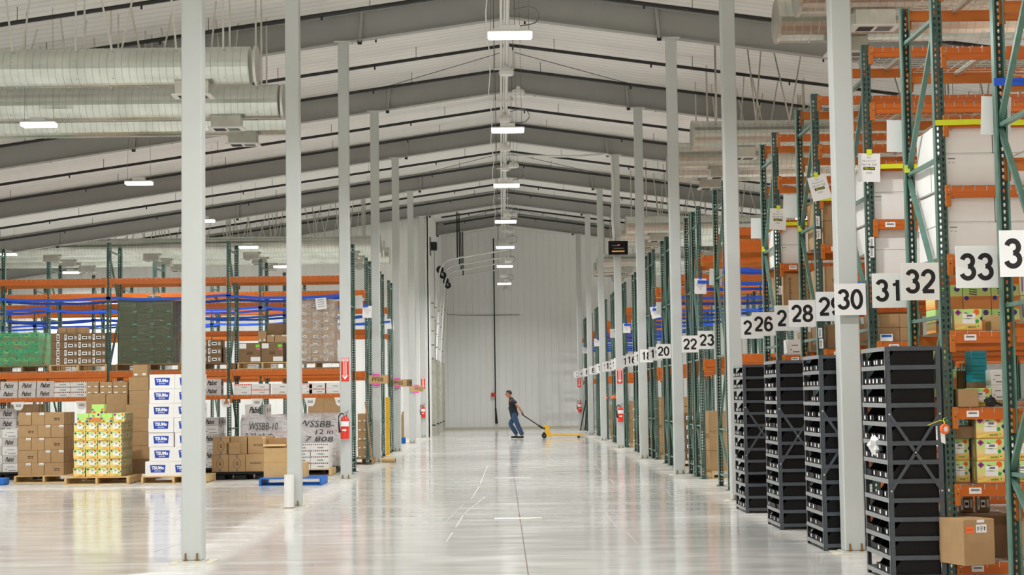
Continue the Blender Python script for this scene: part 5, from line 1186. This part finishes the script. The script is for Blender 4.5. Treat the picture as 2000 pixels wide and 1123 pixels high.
# head, jaw and neck joined to the same surface
hx = Vector(hd1); n1, n2 = 10, 16; vv = []
for i in range(n1+1):
    t = PI*i/n1
    for j in range(n2):
        q = 2*PI*j/n2; z = math.cos(t)*.125; rr = math.sin(t); jaw = 1-.22*max(0, -math.cos(t))
        x = .105*rr*math.cos(q)*(jaw if math.cos(q) > 0 else 1)-(.012 if math.cos(t) < -.2 else 0)*rr; y = .08*rr*math.sin(q)*jaw
        vv.append((hx.x+x, hx.y+y, hx.z-.01+z))
bb.raw(vv, [(i*n2+j, i*n2+(j+1) % n2, (i+1)*n2+(j+1) % n2, (i+1)*n2+j) for i in range(n1) for j in range(n2)], 'skin')
bb.tube([tuple(Vector(nk)-Vector((0, 0, .04))), tuple(Vector(nk).lerp(hx, .5)), tuple(hx-Vector((-.01, 0, .03)))], [.062, .056, .06], 'skin', 14)
old = body.data; body.modifiers.clear(); body.data = bb.mesh('body', True)
# face: nose, brow, ears, eyes, mouth on the head, which looks along -X
fm = MB()
for p, q, r0 in (((-.098, 0, .005), (-.122, 0, -.028), .014), ((-.1, 0, -.03), (-.116, 0, -.032), .013)):
    fm.tube([tuple(hx+Vector(p)), tuple(hx+Vector(q))], r0, 'skin', 8)
obj('nose', fm, man)
for sy in (-1, 1):
    obj('ear', MB().tube([tuple(hx+Vector((.015, sy*.08, -.03))), tuple(hx+Vector((.02, sy*.092, .0))), tuple(hx+Vector((.01, sy*.088, .025)))], [.012, .02, .012], 'skin', 8), man)
    obj('eye', MB().disc(tuple(hx+Vector((-.099, sy*.034, .012))), Y_, Z_, .011, 'ink', 8), man)
obj('mouth', MB().rect(tuple(hx+Vector((-.101, 0, -.058))), Y_, Z_, .05, .01, 'red'), man)
hm = MB(); n1, n2 = 7, 14; vv = []
for i in range(n1+1):
    for j in range(n2):
        a = PI*.62*i/n1; b = 2*PI*j/n2; x = math.cos(b); cut = 1.0 if x > -.2 else .62
        a *= cut; a = min(a, PI*.56)
        vv.append((hx.x+.006+.116*math.sin(a)*math.cos(b), hx.y+.092*math.sin(a)*math.sin(b), hx.z+.0+.13*math.cos(a)))
hm.raw(vv, [(i*n2+j, i*n2+(j+1) % n2, (i+1)*n2+(j+1) % n2, (i+1)*n2+j) for i in range(n1) for j in range(n2)], 'hair'); obj('hair', hm, man, smooth=True)
lp = lambda a, b, t: tuple(Vector(a).lerp(Vector(b), t))
skin_obj('shirt', [lp(pel, wst, -.45), wst, chs, lp(chs, nk, .95), lp(chs, sl, .75), lp(sl, el, .62), lp(chs, sr, .75), lp(sr, er, .62)], [(0, 1), (1, 2), (2, 3), (2, 4), (4, 5), (2, 6), (6, 7)], [(.16, .18), (.145, .17), (.155, .185), (.085, .085), (.115, .11), .085, (.115, .11), .085], 'navy', man, 1)
skin_obj('jeans', [lp(pel, wst, .9), pel, hpL, knL, lp(knL, anL, 1.02), hpR, knR, lp(knR, anR, 1.02)], [(0, 1), (1, 2), (2, 3), (3, 4), (1, 5), (5, 6), (6, 7)], [(.14, .16), (.14, .155), .112, .09, .085, .112, .09, .085], 'denim', man, 1)
for a, t in ((anL, toL), (anR, toR)):
    av, tv = Vector(a), Vector(t); d = tv-av; d.z = 0; d.normalize()
    heel = Vector((av.x, av.y, tv.z))-d*.05; tip = heel+d*.28; zb = max(.012, tv.z-.045)
    skin_obj('shoe', [(heel.x, heel.y, zb+.045), (av.x+d.x*.06, av.y, zb+.045), (tip.x, tip.y, zb+.032)], [(0, 1), (1, 2)], [(.05, .045), (.05, .045), (.045, .03)], 'shoe', man, 0, 2)
obj('wrist_band', MB().tube([lp(el, wl, .9), lp(el, wl, .98)], .04, 'black_plastic', 10), man)
# ---------------------------------------------------------------- pallet jack
jx, _ = P(1068, 857, MY)
jk = thing('pallet_jack', 'yellow pallet jack pulled along the aisle floor by the man', 'pallet jack', loc=(jx, MY-.1, 0))
fy = .12
for sy in (-1, 1):
    m = MB(); f0, f1 = .02, 1.32
    m.prism([(f0, .075), (f1-.12, .075), (f1, .055), (f1, .095), (f1-.1, .125), (f0, .135)], fy+sy*.2-.08, fy+sy*.2+.08, 'yellow_paint'); obj('fork', m, jk)
    obj('load_roller', MB().tube([(f1-.18, fy+sy*.2-.04, .04), (f1-.18, fy+sy*.2+.04, .04)], .04, 'rubber', 12), jk)
    obj('steer_wheel', MB().tube([(-.09, fy+sy*.06-.027, .092), (-.09, fy+sy*.06+.027, .092)], .092, 'rubber', 18).tube([(-.09, fy+sy*.06-.03, .092), (-.09, fy+sy*.06+.03, .092)], .03, 'grey_steel', 10), jk)
m = MB(); m.prism([(.0, .06), (.16, .06), (.16, .14), (.1, .3), (.07, .46), (-.12, .46), (-.13, .42), (-.04, .37), (-.02, .12)], fy-.2, fy+.2, 'yellow_paint'); obj('frame', m, jk)
m = MB(); m.tube([(-.1, fy, .12), (-.1, fy, .38)], .045, 'grey_steel', 12).bar((-.19, fy, .27), (-.05, fy, .27), .1, .09, 'zinc_white'); obj('hydraulic_pump', m, jk)
hg = Vector(hl)+Vector((bx-jx, .1, 0)); base = Vector((-.14, fy-.02, .36)); tip = hg+Vector((-.03, .0, .015))
m = MB(); m.tube([tuple(base), tuple(base.lerp(tip, .22))], [.042, .03], 'black_steel', 10).tube([tuple(base.lerp(tip, .2)), tuple(tip)], .02, 'black_steel', 10); obj('handle', m, jk)
dv = (tip-base).normalized(); m = MB(); g = tip-dv*.09
m.tube([tuple(g), tuple(g+Vector((0, -.1, 0))+dv*.05), tuple(g+Vector((0, -.1, 0))+dv*.11), tuple(tip+dv*.04), tuple(g+Vector((0, .1, 0))+dv*.11), tuple(g+Vector((0, .1, 0))+dv*.05), tuple(g)], .014, 'black_plastic', 8); obj('grip', m, jk)
